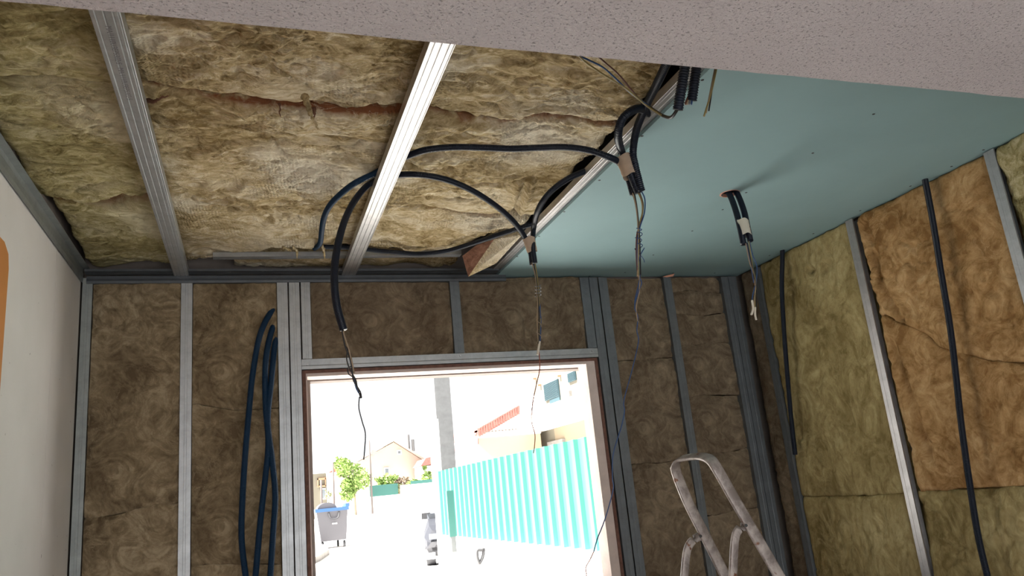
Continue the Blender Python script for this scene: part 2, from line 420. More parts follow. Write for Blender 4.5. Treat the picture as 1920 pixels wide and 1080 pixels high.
def batt(label, plane, u0, u1, low, high, mat, seed, base=0.0, thick=0.06, res=0.008, sx=1.0, sy=1.0, amp=1.0, creases=(), dents=(),
         tint_low=0.0, tint_high=0.0, wob=0.006, group=None, crown=0.0, rnd=0.009):
    """One mineral wool batt; plane = (origin, u axis, v axis, outward axis); low/high = edge curves v(u)."""
    O, A, B, Nn = [np.array(q, float) for q in plane]
    if not callable(low): low = (lambda c: (lambda u: np.full_like(u, c)))(low)
    if not callable(high): high = (lambda c: (lambda u: np.full_like(u, c)))(high)
    nu = max(6, int((u1 - u0) / res)); us = np.linspace(u0, u1, nu)
    lo = low(us) + wob * 2 * fbm(us * 25, us * 0 + seed, seed, 3); hi = high(us) + wob * 2 * fbm(us * 25, us * 0 + seed + 5, seed + 1, 3)
    nv = max(6, int((hi - lo).max() / res)); t = np.linspace(0, 1, nv)
    U = np.repeat(us[:, None], nv, 1); V = lo[:, None] + (hi - lo)[:, None] * t[None, :]
    h = wool_height(U, V, seed, sx, sy, amp) + base
    dl = V - lo[:, None]; dh = hi[:, None] - V; du = np.minimum(U - u0, u1 - U)
    h = h - rnd * np.exp(-dl / 0.010) - rnd * np.exp(-dh / 0.010) - rnd * 0.7 * np.exp(-du / 0.012)
    if crown: h = h + crown * (1 - ((2 * (U - u0) / (u1 - u0)) - 1) ** 2)
    for line, depth, w in creases:
        wl = polydist(U + 0.012 * fbm(U * 18, V * 18, 3), V + 0.012 * fbm(U * 18, V * 18, 4), line)
        h = h - depth * np.exp(-(wl / w) ** 1.3) + depth * 0.35 * np.exp(-((wl - 2.6 * w) / (1.2 * w)) ** 2)
    for (a, b, ru, rv, depth) in dents:
        h = h - depth * np.exp(-(((U - a) / ru) ** 2 + ((V - b) / rv) ** 2))
    Uj = U + 0.004 * fbm(V * 22, U * 22, seed + 8) * (du > 0.01)
    edge_w = 0.004 * (fbm(V * 30, U * 0, seed + 4, 3))
    Pts = O + Uj[..., None] * A + V[..., None] * B + h[..., None] * Nn
    back = -thick
    mb = MB(); idx = np.arange(nu * nv).reshape(nu, nv)
    verts = Pts.reshape(-1, 3)
    q = np.stack([idx[:-1, :-1], idx[1:, :-1], idx[1:, 1:], idx[:-1, 1:]], -1).reshape(-1, 4)
    if np.dot(np.cross(A, B), Nn) < 0: q = q[:, ::-1]
    loop = np.concatenate([idx[:, 0], idx[-1, 1:], idx[-2::-1, -1], idx[0, -2:0:-1]])
    H = h.reshape(-1)[loop]
    rim = verts[loop] - Nn * (H - back)[:, None]
    n0 = len(verts); k = len(loop)
    sk = [(int(loop[i]), int(loop[(i + 1) % k]), n0 + (i + 1) % k, n0 + i) for i in range(k)]
    mb.v = np.vstack([verts, rim]).tolist(); mb.f = q.tolist() + sk + [tuple(range(n0 + k - 1, n0 - 1, -1))]
    o = mb.build('insulation_batt', mat, smooth=True)
    tv = np.zeros(n0 + k); tv[n0:] = 1.6 if rnd > 0.015 else 0.0
    if tint_low: tv[:n0] += (tint_low * np.exp(-dl / 0.0055)).reshape(-1)
    if tint_high: tv[:n0] += (tint_high * np.exp(-dh / 0.0055)).reshape(-1)
    at = o.data.attributes.new('tint', 'FLOAT', 'POINT'); at.data.foreach_set('value', tv.astype(np.float32))
    tag(o, label, 'insulation', group)
    return o

# ================================================================== THE ROOM SHELL
XL, XR, YB = -0.646, 2.49, 3.39
ZC = 2.55
STREET = EYE - 1.25
WX0, WX1 = 0.213, 1.608       # rough opening
WZ0, WZ1 = 0.95, 2.128

struct(MB().box((-0.9, -1.9, -0.1), (2.9, 3.62, 0.0)).build('floor', 'floor'))
struct(MB().box((-0.9, 1.22, 2.76), (2.9, 3.62, 2.95)).build('ceiling', 'slab'))
# lowered plaster ceiling over the camera; its far edge cuts across the view
sf = MB(); nx = 90
ze = 2.35; s_ = (ze - EYE)
e0 = PZ(0, 6, ze); e1 = PZ(1920, 187, ze)
top = []
xs_ = np.linspace(-0.9, 2.9, nx)
ye = e0.y + (e1.y - e0.y) * (xs_ - e0.x) / (e1.x - e0.x) + 0.006 * fbm(xs_ * 12, xs_ * 0, 2, 4)
for i in range(nx):
    top += [(xs_[i], -1.9, ze), (xs_[i], ye[i] - 0.006, ze), (xs_[i], ye[i], ze + 0.006), (xs_[i], ye[i], 2.95), (xs_[i], -1.9, 2.95)]
fc = []
for i in range(nx - 1):
    for j in range(5):
        a, b = i * 5 + j, i * 5 + (j + 1) % 5; fc.append((a, b, b + 5, a + 5))
fc += [(0, 1, 2, 3, 4)[::-1], tuple((nx - 1) * 5 + j for j in range(5))]
sf.add(top, fc); struct(sf.build('ceiling_soffit', 'soffit'))

struct(MB().box((-0.90, -1.9, 0), (XL - 0.004, 3.62, 2.76)).build('wall_left', 'masonry'))
struct(MB().box((XL - 0.004, -1.9, 0.0), (XL, 2.968, 2.583)).build('wall_left_board', 'white_wall'))
struct(MB().box((XL - 0.004, 2.971, 0.0), (XL, 3.385, 2.583)).build('wall_left_end_board', 'white_wall'))
struct(MB().box((XR + 0.09, -1.9, 0), (2.9, 3.62, 2.76)).build('wall_right', 'masonry'))
wb_ = MB()
YM0, YM1 = 3.47, 3.62
wb_.box((-0.9, YM0, 0), (WX0, YM1, 2.76)).box((WX1, YM0, 0), (2.9, YM1, 2.76))
wb_.box((WX0, YM0, 0), (WX1, YM1, WZ0)).box((WX0, YM0, WZ1), (WX1, YM1, 2.76))
struct(wb_.build('wall_back', 'masonry'))

# ------------------------------------------------------------------ window opening: cork strip, plaster frame in two steps
win = bpy.data.objects.new('window_1', None); C.objects.link(win); win.location = (0.9, 3.40, WZ0); struct(win)
def ring(outer, inner, y0, y1):
    (ax0, ax1, az0, az1), (bx0, bx1, bz0, bz1) = outer, inner
    mb = MB()
    o = [(ax0, az0), (ax1, az0), (ax1, az1), (ax0, az1)]; i = [(bx0, bz0), (bx1, bz0), (bx1, bz1), (bx0, bz1)]
    v = [(x, y0, z) for x, z in o] + [(x, y0, z) for x, z in i] + [(x, y1, z) for x, z in o] + [(x, y1, z) for x, z in i]
    f = []
    for k in range(4):
        k2 = (k + 1) % 4
        f += [(k, k2, 4 + k2, 4 + k), (8 + k2, 8 + k, 12 + k, 12 + k2), (4 + k, 4 + k2, 12 + k2, 12 + k), (k2, k, 8 + k, 8 + k2)]
    return mb.add(v, f)
tl = PY(584, 708, 3.51); tr = PY(1085, 697, 3.58); rb = PY(1118, 960, 3.58); lb = PY(590, 1000, 3.51)
bx0 = lb.x; bx1 = (tr.x + rb.x) / 2; bz1 = PY(830, 706, 3.545).z
c_ = (WX0, WX1, WZ0, WZ1); a_ = (WX0 + 0.015, WX1 - 0.014, WZ0 + 0.02, WZ1 - 0.013)
a2 = (WX0 + 0.021, 1.548, WZ0 + 0.05, 2.101); b_ = (bx0, bx1, WZ0 + 0.08, bz1)
def rough(o, lv=0):
    return o
ring(c_, a_, 3.398, 3.47).build('cork_strip', 'cork', win)
ring(a_, a2, 3.405, 3.505).build('inner_plaster_frame', 'frame_plaster', win)
ring((a_[0], a_[1], a_[2], a_[3]), b_, 3.505, 3.58).build('outer_plaster_frame', 'frame_plaster_toned', win)

# ================================================================== STEEL FRAMING
def stud_sec(w, d=0.046, lip=0.006, g=True, side=1):
    """C stud: face flange from a=0..w at b=0, web at a=0 (side=1) or a=w."""
    face = [(0, 0.0)]
    if g:
        for c in (w * .5,): face += [(c - .0050, 0), (c - .0040, .0006), (c + .0040, .0006), (c + .0050, 0)]
    face += [(w, 0)]
    sec = [(0 + w * .55, d)] + [(0, d)] + face + [(w, lip)]
    if side < 0: sec = [(w - a, b) for a, b in sec][::-1]
    return sec
ALLST = []
def stud(label, plane_face, a0, a1, z0, z1, side=1, mat='galv', group=None, name='steel_stud', tilt=0.0):
    """plane_face 'back' (faces -y at YB), 'right' (faces -x at XR)"""
    w = abs(a1 - a0)
    mb = MB()
    if plane_face == 'back': A, B, O = (1, 0, 0), (0, 1, 0), (min(a0, a1), YB, z0)
    else: A, B, O = (0, 1, 0), (1, 0, 0), (XR, min(a0, a1), z0)
    mb.strip(stud_sec(w, side=side), A, B, O, (tilt, 0, z1 - z0))
    o = mb.build(name, mat); tag(o, label, 'stud', group); return o
GB = None
stud('steel stud in the left corner beside the white wall', 'back', -0.640, -0.603, 0.0, 2.545, 1, 'galv_mid')
stud('steel stud between the two tall insulation bays left of the window', 'back', -0.270, -0.226, 0.0, 2.545, 1, 'galv')
stud('left stud of the doubled pair beside the blue conduits', 'back', 0.116, 0.160, 0.0, 2.545, 1, 'galv')
stud('right stud of the doubled pair directly left of the window opening', 'back', 0.166, 0.210, 0.0, 2.545, -1, 'galv')
js = stud('short jack stud over the left end of the window header', 'back', 0.217, 0.256, 2.177, 2.545, -1, 'galv')
stud('short jack stud over the middle of the window header', 'back', 0.894, 0.939, 2.177, 2.545, 1, 'galv_shade')
stud('short jack stud over the right end of the window header', 'back', 1.563, 1.610, 2.177, 2.535, 1, 'galv_shade')
stud('left stud of the doubled pair directly right of the window opening', 'back', 1.614, 1.658, 0.0, 2.535, 1, 'galv_shade')
stud('right stud of the doubled pair right of the window, beside brown wool', 'back', 1.665, 1.712, 0.0, 2.535, -1, 'galv_shade')
stud('slim steel stud between the two dark wool bays right of the window', 'back', 2.036, 2.080, 0.0, 2.535, 1, 'galv_shade')
stud('steel stud on the back wall at the right corner', 'back', 2.385, 2.427, 0.0, 2.535, 1, 'galv_shade')
stud('steel stud squeezed into the right corner against its neighbour', 'back', 2.43, 2.478, 0.0, 2.535, -1, 'galv_shade')
stud('first stud on the right wall near the corner, beside the short conduit', 'right', 3.215, 3.255, 0.0, 2.535, 1, 'galv_shade')
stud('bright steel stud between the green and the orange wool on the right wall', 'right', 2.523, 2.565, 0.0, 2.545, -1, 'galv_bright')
stud('nearest steel stud on the right wall, at the right picture edge', 'right', 1.822, 1.863, 0.0, 2.545, -1, 'galv')
# horizontal header (a track) over the opening
hd = thing('window_header', 'horizontal steel header track over the window opening, dotted with screws', 'header', (0.9, YB, 2.13))
w = 0.043
MB().strip([(0.0, .05), (0.0, 0), (w * .3, 0), (w * .35, .0012), (w * .4, 0), (w, 0), (w, .05)], (0, 0, 1), (0, 1, 0), (0.211, YB - 0.003, 2.131), (1.40, 0, 0), 0.0013).build('track', 'galv', hd)
for px, py in ((577, 684), (863, 667), (1110, 658)):
    p = PY(px, py, YB - 0.004); MB().cyl(p, p + Vector((0, -0.003, 0)), 0.0045, 0.0035, 12).build('screw', 'steel', hd)
# perimeter tracks
tb = MB()
tb.strip([(0, .055), (0, 0.0), (0.010, -0.0015), (0.020, 0.0), (0.032, 0)], (0, 0, 1), (0, 1, 0), (XL + 0.02, YB - 0.004, 2.520), (1.80 + 0.0, 0, 0), 0.0012)
tb.strip([(0, 0), (.05, 0)], (0, 1, 0), (0, 0, 1), (XL + 0.02, YB - 0.052, 2.556), (1.755, 0, 0), 0.0012)
tb.strip([(0, 0), (.012, 0.0)], (0, 0, 1), (0, 1, 0), (XL + 0.02, YB - 0.052, 2.556), (1.755, 0, 0), 0.0012)
tt = tb.build('ceiling_track', 'galv_deep_shade'); tag(tt, 'steel track running along the top of the back wall under the ceiling wool', 'track')
tb = MB()
tb.strip([(0, 0), (0.004, 0.002), (0.020, 0), (0.040, 0), (0.044, 0.001), (0.060, 0)], (0, 0, 1), (-1, 0, 0), (XL + 0.008, 1.2, 2.523), (0, YB - 1.2, 0), 0.0012)
tb.strip([(0, 0), (0.028, 0)], (-1, 0, 0), (0, 0, 1), (XL + 0.030, 1.2, 2.583), (0, YB - 1.2, 0), 0.0012)
tt = tb.build('ceiling_track', 'galv_mid'); tag(tt, 'grey steel edge track along the top of the white left wall', 'track')
p = PZ(160, 515, 2.552)
tb = MB().strip([(0, 0.02), (0, 0), (0.018, 0), (0.020, 0.002), (0.022, 0), (0.040, 0), (0.040, 0.02)], (0, 1, 0), (0, 0, 1), (-0.14, 3.250, 2.592), (1.05, -0.05, 0), 0.0012)
tt = tb.build('ceiling_track', 'galv'); tag(tt, 'steel cross rail in the dark gap above the back wall track', 'track')

def furring(label, xc, y0, y1, w, mat, z=ZC):
    h = w / 2; g = []
    for c in (-.30, -.04, .24, .40):
        c = c * w; g += [(c - .0020, 0), (c - .0006, .0018), (c + .0006, .0018), (c + .0020, 0)]
    sec = [(-h + .008, .027), (-h, .024), (-h + .002, .001), (-h + .003, 0)] + g + [(h - .003, 0), (h - .002, .001), (h, .024), (h - .008, .027)]
    o = MB().strip(sec, (1, 0, 0), (0, 0, 1), (xc, y0, z), (0, y1 - y0, 0), 0.0010).build('ceiling_furring_channel', mat)
    return tag(o, label, 'ceiling channel')
f1 = furring('left ceiling channel, dull grey with four pale grooves', -0.269, 1.15, 3.386, 0.062, 'galv')
f2 = furring('bright ceiling channel crossed by conduits, in the middle of the ceiling wool', 0.427, 1.15, 3.392, 0.066, 'galv_bright')
f3 = furring('ceiling channel along the left edge of the green plasterboard', 1.126, 1.15, 3.38, 0.062, 'galv_bright', 2.5635)
tc = bpy.data.curves.new('printed_marking', 'FONT'); tc.body = 'MA/1110U3EP5302-S   MA/1110U3EP5302-S'; tc.size = 0.017; tc.extrude = 0.0001
tco = bpy.data.objects.new('printed_marking', tc); C.objects.link(tco); tc.materials.append(M['ink'])
_me = bpy.data.meshes.new_from_object(tco); bpy.data.objects.remove(tco)
tco = bpy.data.objects.new('printed_marking', _me); C.objects.link(tco)
tco.parent = f1; tco.location = Vector((-0.275, 1.56, 2.5493)) - world_loc(f1); tco.rotation_euler = (PI, 0, PI / 2)

# ================================================================== GREEN PLASTERBOARD
gx0 = PZ(1060, 392.6, ZC).x
hole = PZ(1369, 363, ZC); HR = 0.034
sheet = thing('plasterboard_sheet', 'green moisture resistant plasterboard sheet fixed to the right half of the ceiling', 'plasterboard', (1.8, 2.3, ZC))
def holed(z0, z1):
    mb = MB(); n = 40; s2 = 0.10
    x0, x1, y0, y1 = gx0, XR + 0.03, 1.15, 3.435
    for z, up in ((z0, 0), (z1, 1)):
        v = []; k = 0
        for i in range(n):
            a = 2 * PI * i / n + PI / 4; ca, sa = math.cos(a), math.sin(a)
            r = HR * (1 + 0.03 * math.sin(5 * a)); v.append((hole.x + r * ca, hole.y + r * sa, z))
        for i in range(n):
            a = 2 * PI * i / n + PI / 4; ca, sa = math.cos(a), math.sin(a); q = s2 / max(abs(ca), abs(sa)); v.append((hole.x + q * ca, hole.y + q * sa, z))
        f = [(i, (i + 1) % n, n + (i + 1) % n, n + i) for i in range(n)]
        b = len(v); v += [(x0, y0, z), (x1, y0, z), (x1, y1, z), (x0, y1, z)]
        q = n // 4      # square corners sit at ring indices n+0 (++), n+q (-+), n+2q (--), n+3q (+-)
        f += [(n,) + tuple(n + i for i in range(1, q + 1)) + (b + 3, b + 2)]
        f += [tuple(n + q + i for i in range(0, q + 1)) + (b + 0, b + 3)]
        f += [tuple(n + 2 * q + i for i in range(0, q + 1)) + (b + 1, b + 0)]
        f += [tuple(n + 3 * q + i for i in range(0, q)) + (n,) + (b + 2, b + 1)]
        if up: f = [t[::-1] for t in f]
        mb.add(v, f)
        if not up: base = b
    o2 = base + 4
    f = [((i + 1) % n, i, o2 + i, o2 + (i + 1) % n) for i in range(n)]
    bb = base; b2 = o2 + base
    f += [(bb + i, bb + (i + 1) % 4, b2 + (i + 1) % 4, b2 + i) for i in range(4)]
    mb.f += f
    return mb
holed(ZC, ZC + 0.0125).build('board', 'greenboard', sheet)
rim = []
mb = MB(); n = 40
for i in range(n):
    a = 2 * PI * i / n; r0 = HR * 0.99; r1 = HR + 0.002 + 0.005 * max(0, math.cos(a - 3.6)) + 0.0015 * random.Random(i).random()
    rim += [(hole.x + r0 * math.cos(a), hole.y + r0 * math.sin(a), ZC - 0.0006), (hole.x + r1 * math.cos(a), hole.y + r1 * math.sin(a), ZC - 0.0008),
            (hole.x + r0 * math.cos(a), hole.y + r0 * math.sin(a), ZC + 0.0122)]
mb.add(rim, [(3 * i, 3 * ((i + 1) % n), 3 * ((i + 1) % n) + 1, 3 * i + 1) for i in range(n)] + [(3 * i + 2, 3 * ((i + 1) % n) + 2, 3 * ((i + 1) % n), 3 * i) for i in range(n)])
ho = mb.build('hole_rim', 'board_rim', sheet); ho['label'] = 'torn salmon-coloured paper around the cut hole'
for px, py in ((1204, 255), (1317, 150), (1124, 338), (1058, 397), (1011, 443), (970, 481), (936, 511), (1638, 214), (1524, 287), (1399, 361), (1355, 393), (1298, 433),
               (1225, 478), (1908, 259), (1844, 281), (1784, 312), (1707, 349), (1613, 395), (1525, 438), (1443, 479), (1000, 516), (1105, 518), (1172, 511), (1262, 512), (1340, 512), (933, 518)):
    p = PZ(px, py, ZC); MB().cyl(p + Vector((0, 0, 0.0005)), p + Vector((0, 0, -0.0008)), 0.0048, 0.0042, 12).build('screw', 'dark', sheet)
# torn scrap of board paper at the wall head
p = PY(1243, 516, YB - 0.01)
mb = MB().prism([PY(1243, 519, YB - .02), PY(1265, 513, YB - .05), PY(1262, 518, YB - .03), PY(1250, 520, YB - .02)], (0, 0.004, 0.002))
tag(mb.build('paper_scrap', 'board_rim'), 'small pink scrap of torn board paper sticking out over the slim right stud', 'scrap')

# ================================================================== INSULATION
ZI = 2.615
CE = ((0, 0, ZI), (1, 0, 0), (0, 1, 0), (0, 0, -1))
def cl(pts, z=ZI - 0.005): return [(PZ(x, y, z).x, PZ(x, y, z).y) for x, y in pts]
s0a = cl([(0, 149), (60, 148), (110, 152), (200, 153)]); s0b = cl([(60, 372), (120, 380), (200, 384), (275, 372)])
s1a = cl([(262, 155), (330, 172), (400, 183), (470, 191), (520, 196), (560, 200), (640, 205), (760, 205)])
s2a = cl([(780, 207), (830, 215), (880, 228), (940, 236), (1060, 225), (1180, 235)])
s2b = cl([(700, 388), (790, 392), (860, 402), (910, 404), (960, 400), (1010, 405)])
kw = dict(plane=CE, thick=0.09, res=0.006, sx=0.7, sy=1.35, amp=1.3, rnd=0.018)
xa, xb, xc_, xd = XL + 0.004, -0.268, 0.428, 1.10
batt('green-tan ceiling wool left of the grey channel, nearest the plaster edge', u0=xa, u1=xb - .002, low=1.235, high=lin(s0a), mat='wool_ceiling_green', seed=1, tint_high=.5, **kw)
batt('green-tan ceiling wool left of the grey channel, middle piece between its two seams', u0=xa, u1=xb - .002, low=lin([(a, b + .012) for a, b in s0a]), high=lin([(a, b - .018) for a, b in s0b]), mat='wool_ceiling_green', seed=2, **kw)
s0bx = [(a, b + 0.045) for a, b in s0b]
batt('green-tan ceiling wool in the far left corner above the corner stud', u0=xa + 0.022, u1=xb - .002, low=lin(s0bx), high=lin(cl([(150, 508), (250, 498), (330, 492)])), mat='wool_ceiling_green', seed=3, tint_low=.3, **kw)
batt('ceiling wool between the two channels, nearest the plaster edge, above the rust-coloured seam', u0=xb + .002, u1=xc_ - .002, low=1.235, high=lin(s1a), mat='wool_ceiling', seed=4, tint_high=1.3,
     dents=[(PZ(455, 150, ZI).x, PZ(455, 150, ZI).y, .02, .012, .02), (PZ(275, 152, ZI).x, PZ(275, 152, ZI).y, .03, .010, .02)], **kw)
batt('large ceiling wool piece between the two channels, below the rust-coloured seam', u0=xb + .002, u1=xc_ - .002, low=lin([(a, b + .010) for a, b in s1a]),
     high=lin(cl([(330, 497), (400, 487), (450, 477), (500, 470), (540, 462), (600, 466), (700, 470)])), mat='wool_ceiling', seed=5, tint_low=1.3,
     creases=[(cl([(320, 372), (370, 376), (420, 378)]), .02, .012), (cl([(430, 470), (500, 468), (560, 460)]), .01, .008)], **kw)
batt('ceiling wool between the bright channel and the plasterboard, nearest the plaster edge', u0=xc_ + .002, u1=xd, low=1.235, high=lin(s2a), mat='wool_ceiling', seed=6, tint_high=.9, **kw)
batt('ceiling wool crossed by both conduit arcs, between bright channel and plasterboard', u0=xc_ + .002, u1=xd, low=lin([(a, b + .008) for a, b in s2a]), high=lin(s2b), mat='wool_ceiling', seed=7, tint_low=.7,
     creases=[(cl([(985, 348), (972, 385), (960, 402)]), .03, .010), (cl([(880, 352), (930, 350), (1000, 340)]), .010, .008), (cl([(800, 262), (870, 246), (900, 232)]), .010, .012)], **kw)
batt('ceiling wool nearest the back wall, between bright channel and plasterboard', u0=xc_ + .002, u1=xd, low=lin([(a, b + .022) for a, b in s2b]), high=lin(cl([(680, 474), (750, 474), (850, 470), (900, 445), (940, 430), (985, 430)])), mat='wool_ceiling', seed=8,
     tint_low=.4, creases=[(cl([(700, 455), (800, 458), (860, 452)]), .008, .008)], **kw)
# strip of wool seen through the gap behind the cross rail
batt('narrow wool strip showing behind the cross rail in the ceiling gap', ((0, 0, 2.612), (1, 0, 0), (0, 1, 0), (0, 0, -1)), -0.06, 0.93, lin([(-.06, 3.31), (.1, 3.30), (.3, 3.315), (.42, 3.30), (.6, 3.325), (.93, 3.30)]), 3.44, 'wool_ceiling', 9, thick=.05, res=.008)
# folded end piece hanging by the plasterboard corner
def patch(mb, quad, thick_n, seed, res=28, amp=.006):
    q = [Vector(p) for p in quad]; a = np.linspace(0, 1, res)
    U, V = np.meshgrid(a, a, indexing='ij')
    P = [[(q[0] * (1 - u) * (1 - v) + q[1] * u * (1 - v) + q[2] * u * v + q[3] * (1 - u) * v) for v in a] for u in a]
    nn = (q[1] - q[0]).cross(q[3] - q[0]).normalized()
    h = fbm(U * 5, V * 5, seed, 5) * amp * 2
    edge = np.minimum(np.minimum(U, 1 - U), np.minimum(V, 1 - V)); h = h * np.clip(edge * 6, 0, 1)
    v = [P[i][j] + nn * h[i, j] for i in range(res) for j in range(res)]
    f = [(i * res + j, (i + 1) * res + j, (i + 1) * res + j + 1, i * res + j + 1) for i in range(res - 1) for j in range(res - 1)]
    mb.add(v, f)
P1 = PY(867, 480, 3.08); P3 = PY(926, 449, 2.99); TIP = PY(878, 519, 3.20); T1 = PY(980, 440, 2.86); T2 = PY(930, 494, 3.12); P2 = PY(872, 466, 3.05)
fl = thing('insulation_offcut', 'folded wool offcut drooping beside the plasterboard corner, its brown cut end showing', 'insulation', TIP)
mb = MB(); patch(mb, [P3, TIP, T2, T1], 1, 3); up = Vector((0.0, 0.03, 0.05))
mb.prism([P3 + up * .1, TIP + up * .1, T2 + up * .1, T1 + up * .1], up)
o = mb.build('wool_face', 'wool_ceiling', fl, smooth=False); 
mb = MB(); patch(mb, [P1, TIP, P3, P3.lerp(P2, 0.6)], 1, 5, amp=.004)
o = mb.build('cut_end', 'wool_cut', fl); o['label'] = 'brown cut end of the folded offcut'
# dangling torn tufts
def tuft(label, ctrl, r, mat, seed):
    pts = resample(catmull(ctrl, .006), .004); rr = random.Random(seed)
    rad = [max(.0012, r * (1 - .75 * i / len(pts)) * (0.6 + 0.8 * rr.random())) for i in range(len(pts))]
    pts = [p + Vector((rr.uniform(-1, 1), rr.uniform(-1, 1), rr.uniform(-1, 1))) * r * .25 for p in pts]
    return tag(MB().tube(pts, rad, 8).build('wool_tuft', mat, smooth=True), label, 'insulation tuft')
tz = 2.59
tuft('larger torn wool tuft hanging from the seam between the two ceiling channels', [PZ(570, 180, tz), PZ(580, 205, tz - .012), PZ(584, 220, tz - .02), PZ(592, 232, tz - .03), PZ(596, 243, tz - .035)], .009, 'wool_ceiling', 1)
tuft('thin rust-brown wool thread hanging left of the larger torn tuft', [PZ(523, 194, tz), PZ(526, 205, tz - .01), PZ(523, 211, tz - .016), PZ(527, 219, tz - .02)], .0028, 'wool_cut', 2)
tuft('brown fringe beside the larger torn tuft, curving away to its right', [PZ(588, 200, tz), PZ(590, 212, tz - .012), PZ(587, 222, tz - .02)], .005, 'wool_cut', 5)
tuft('ragged wool tuft hanging over the cross rail, left of the blue conduit end', [PZ(548, 462, tz - .01), PZ(556, 470, tz - .02), PZ(557, 484, tz - .025)], .006, 'wool_ceiling', 3)
tuft('ragged wool tuft hanging over the cross rail, right of the blue conduit end', [PZ(604, 460, tz - .01), PZ(607, 470, tz - .02), PZ(609, 486, tz - .025)], .006, 'wool_ceiling', 4)
tuft('small curled tuft on the wool edge near the left end of the cross rail', [PZ(530, 463, tz - .01), PZ(545, 470, tz - .015), PZ(540, 465, tz - .02)], .005, 'wool_ceiling', 6)
tuft('thin rust-red tuft at the seam beside the grey channel', [PZ(276, 188, tz), PZ(290, 190, tz - .008), PZ(300, 184, tz - .006), PZ(316, 180, tz)], .007, 'wool_cut', 7)

# back wall
BK = ((0, YB + 0.012, 0), (1, 0, 0), (0, 0, 1), (0, -1, 0))
def bl(pts): return [(PY(x, y, YB).x, PY(x, y, YB).z) for x, y in pts]
kb = dict(plane=BK, thick=0.065, res=0.009, amp=0.85)
sA = bl([(150, 972), (210, 967), (255, 955), (290, 945), (336, 944)])
sA = sorted(sA)
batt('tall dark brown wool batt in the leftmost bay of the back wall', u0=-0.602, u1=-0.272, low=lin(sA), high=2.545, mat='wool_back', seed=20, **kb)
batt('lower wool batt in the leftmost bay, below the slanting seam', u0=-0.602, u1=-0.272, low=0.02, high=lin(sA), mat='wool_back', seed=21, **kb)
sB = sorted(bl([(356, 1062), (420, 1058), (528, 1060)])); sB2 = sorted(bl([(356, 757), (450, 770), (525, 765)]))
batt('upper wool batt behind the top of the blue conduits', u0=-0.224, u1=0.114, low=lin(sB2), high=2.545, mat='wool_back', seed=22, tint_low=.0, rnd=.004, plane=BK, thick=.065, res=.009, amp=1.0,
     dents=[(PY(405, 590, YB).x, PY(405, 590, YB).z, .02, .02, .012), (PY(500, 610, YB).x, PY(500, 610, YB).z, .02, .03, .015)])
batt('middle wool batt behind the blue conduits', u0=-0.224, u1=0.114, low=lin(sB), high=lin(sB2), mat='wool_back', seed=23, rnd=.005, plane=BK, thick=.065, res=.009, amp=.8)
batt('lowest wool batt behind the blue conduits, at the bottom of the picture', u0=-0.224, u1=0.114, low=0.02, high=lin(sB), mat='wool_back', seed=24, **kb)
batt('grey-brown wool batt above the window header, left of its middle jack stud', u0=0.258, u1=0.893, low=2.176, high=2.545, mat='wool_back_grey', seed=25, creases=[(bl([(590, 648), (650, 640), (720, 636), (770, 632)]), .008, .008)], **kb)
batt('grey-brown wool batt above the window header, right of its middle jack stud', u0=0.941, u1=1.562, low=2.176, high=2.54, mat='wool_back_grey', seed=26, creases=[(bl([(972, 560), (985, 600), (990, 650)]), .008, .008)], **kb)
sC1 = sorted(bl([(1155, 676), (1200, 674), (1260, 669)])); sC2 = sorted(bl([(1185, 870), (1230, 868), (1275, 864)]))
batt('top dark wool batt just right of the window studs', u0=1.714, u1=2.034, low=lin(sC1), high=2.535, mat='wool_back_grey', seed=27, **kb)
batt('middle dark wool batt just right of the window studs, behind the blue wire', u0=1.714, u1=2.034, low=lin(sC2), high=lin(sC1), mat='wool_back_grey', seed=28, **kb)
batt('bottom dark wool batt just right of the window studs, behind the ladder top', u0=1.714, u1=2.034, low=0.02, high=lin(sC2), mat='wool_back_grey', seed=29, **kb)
zs = [PY(1320, y, YB).z for y in (546, 588, 644, 742, 850, 966)]
def wav(z, k): return lin([(2.08 + .1 * i, z + .008 * math.sin(k * 2.1 + i * 1.7)) for i in range(5)])
zz = [wav(z, k) for k, z in enumerate(zs)]
names = ['topmost', 'second from top', 'third from top', 'fourth from top', 'fifth from top', 'sixth from top', 'lowest']
edges = [2.535] + zz + [0.02]
for k in range(7):
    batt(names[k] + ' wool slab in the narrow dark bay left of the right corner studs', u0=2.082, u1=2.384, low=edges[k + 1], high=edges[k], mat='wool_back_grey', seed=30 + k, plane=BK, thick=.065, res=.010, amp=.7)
# right wall
RT = ((XR + 0.012, 0, 0), (0, 1, 0), (0, 0, 1), (-1, 0, 0))
def rl(pts): return sorted([(PX(x, y, XR).y, PX(x, y, XR).z) for x, y in pts])
kr = dict(plane=RT, thick=0.075, res=0.008)
q = PX(1515, 507, XR)
sR1 = rl([(1500, 932), (1560, 931), (1620, 930), (1700, 925)])
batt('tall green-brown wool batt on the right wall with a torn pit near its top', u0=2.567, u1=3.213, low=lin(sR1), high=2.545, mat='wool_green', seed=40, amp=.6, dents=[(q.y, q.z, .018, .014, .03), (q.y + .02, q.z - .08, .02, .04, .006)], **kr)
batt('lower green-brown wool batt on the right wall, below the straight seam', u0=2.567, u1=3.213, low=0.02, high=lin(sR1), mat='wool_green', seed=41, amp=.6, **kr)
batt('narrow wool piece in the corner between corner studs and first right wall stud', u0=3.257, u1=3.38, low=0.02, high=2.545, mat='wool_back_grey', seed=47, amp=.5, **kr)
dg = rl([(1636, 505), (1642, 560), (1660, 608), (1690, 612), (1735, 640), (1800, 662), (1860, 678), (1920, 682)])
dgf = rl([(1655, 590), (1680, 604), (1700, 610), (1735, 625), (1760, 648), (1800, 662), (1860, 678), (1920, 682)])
lo3 = rl([(1720, 922), (1800, 918), (1920, 912)])
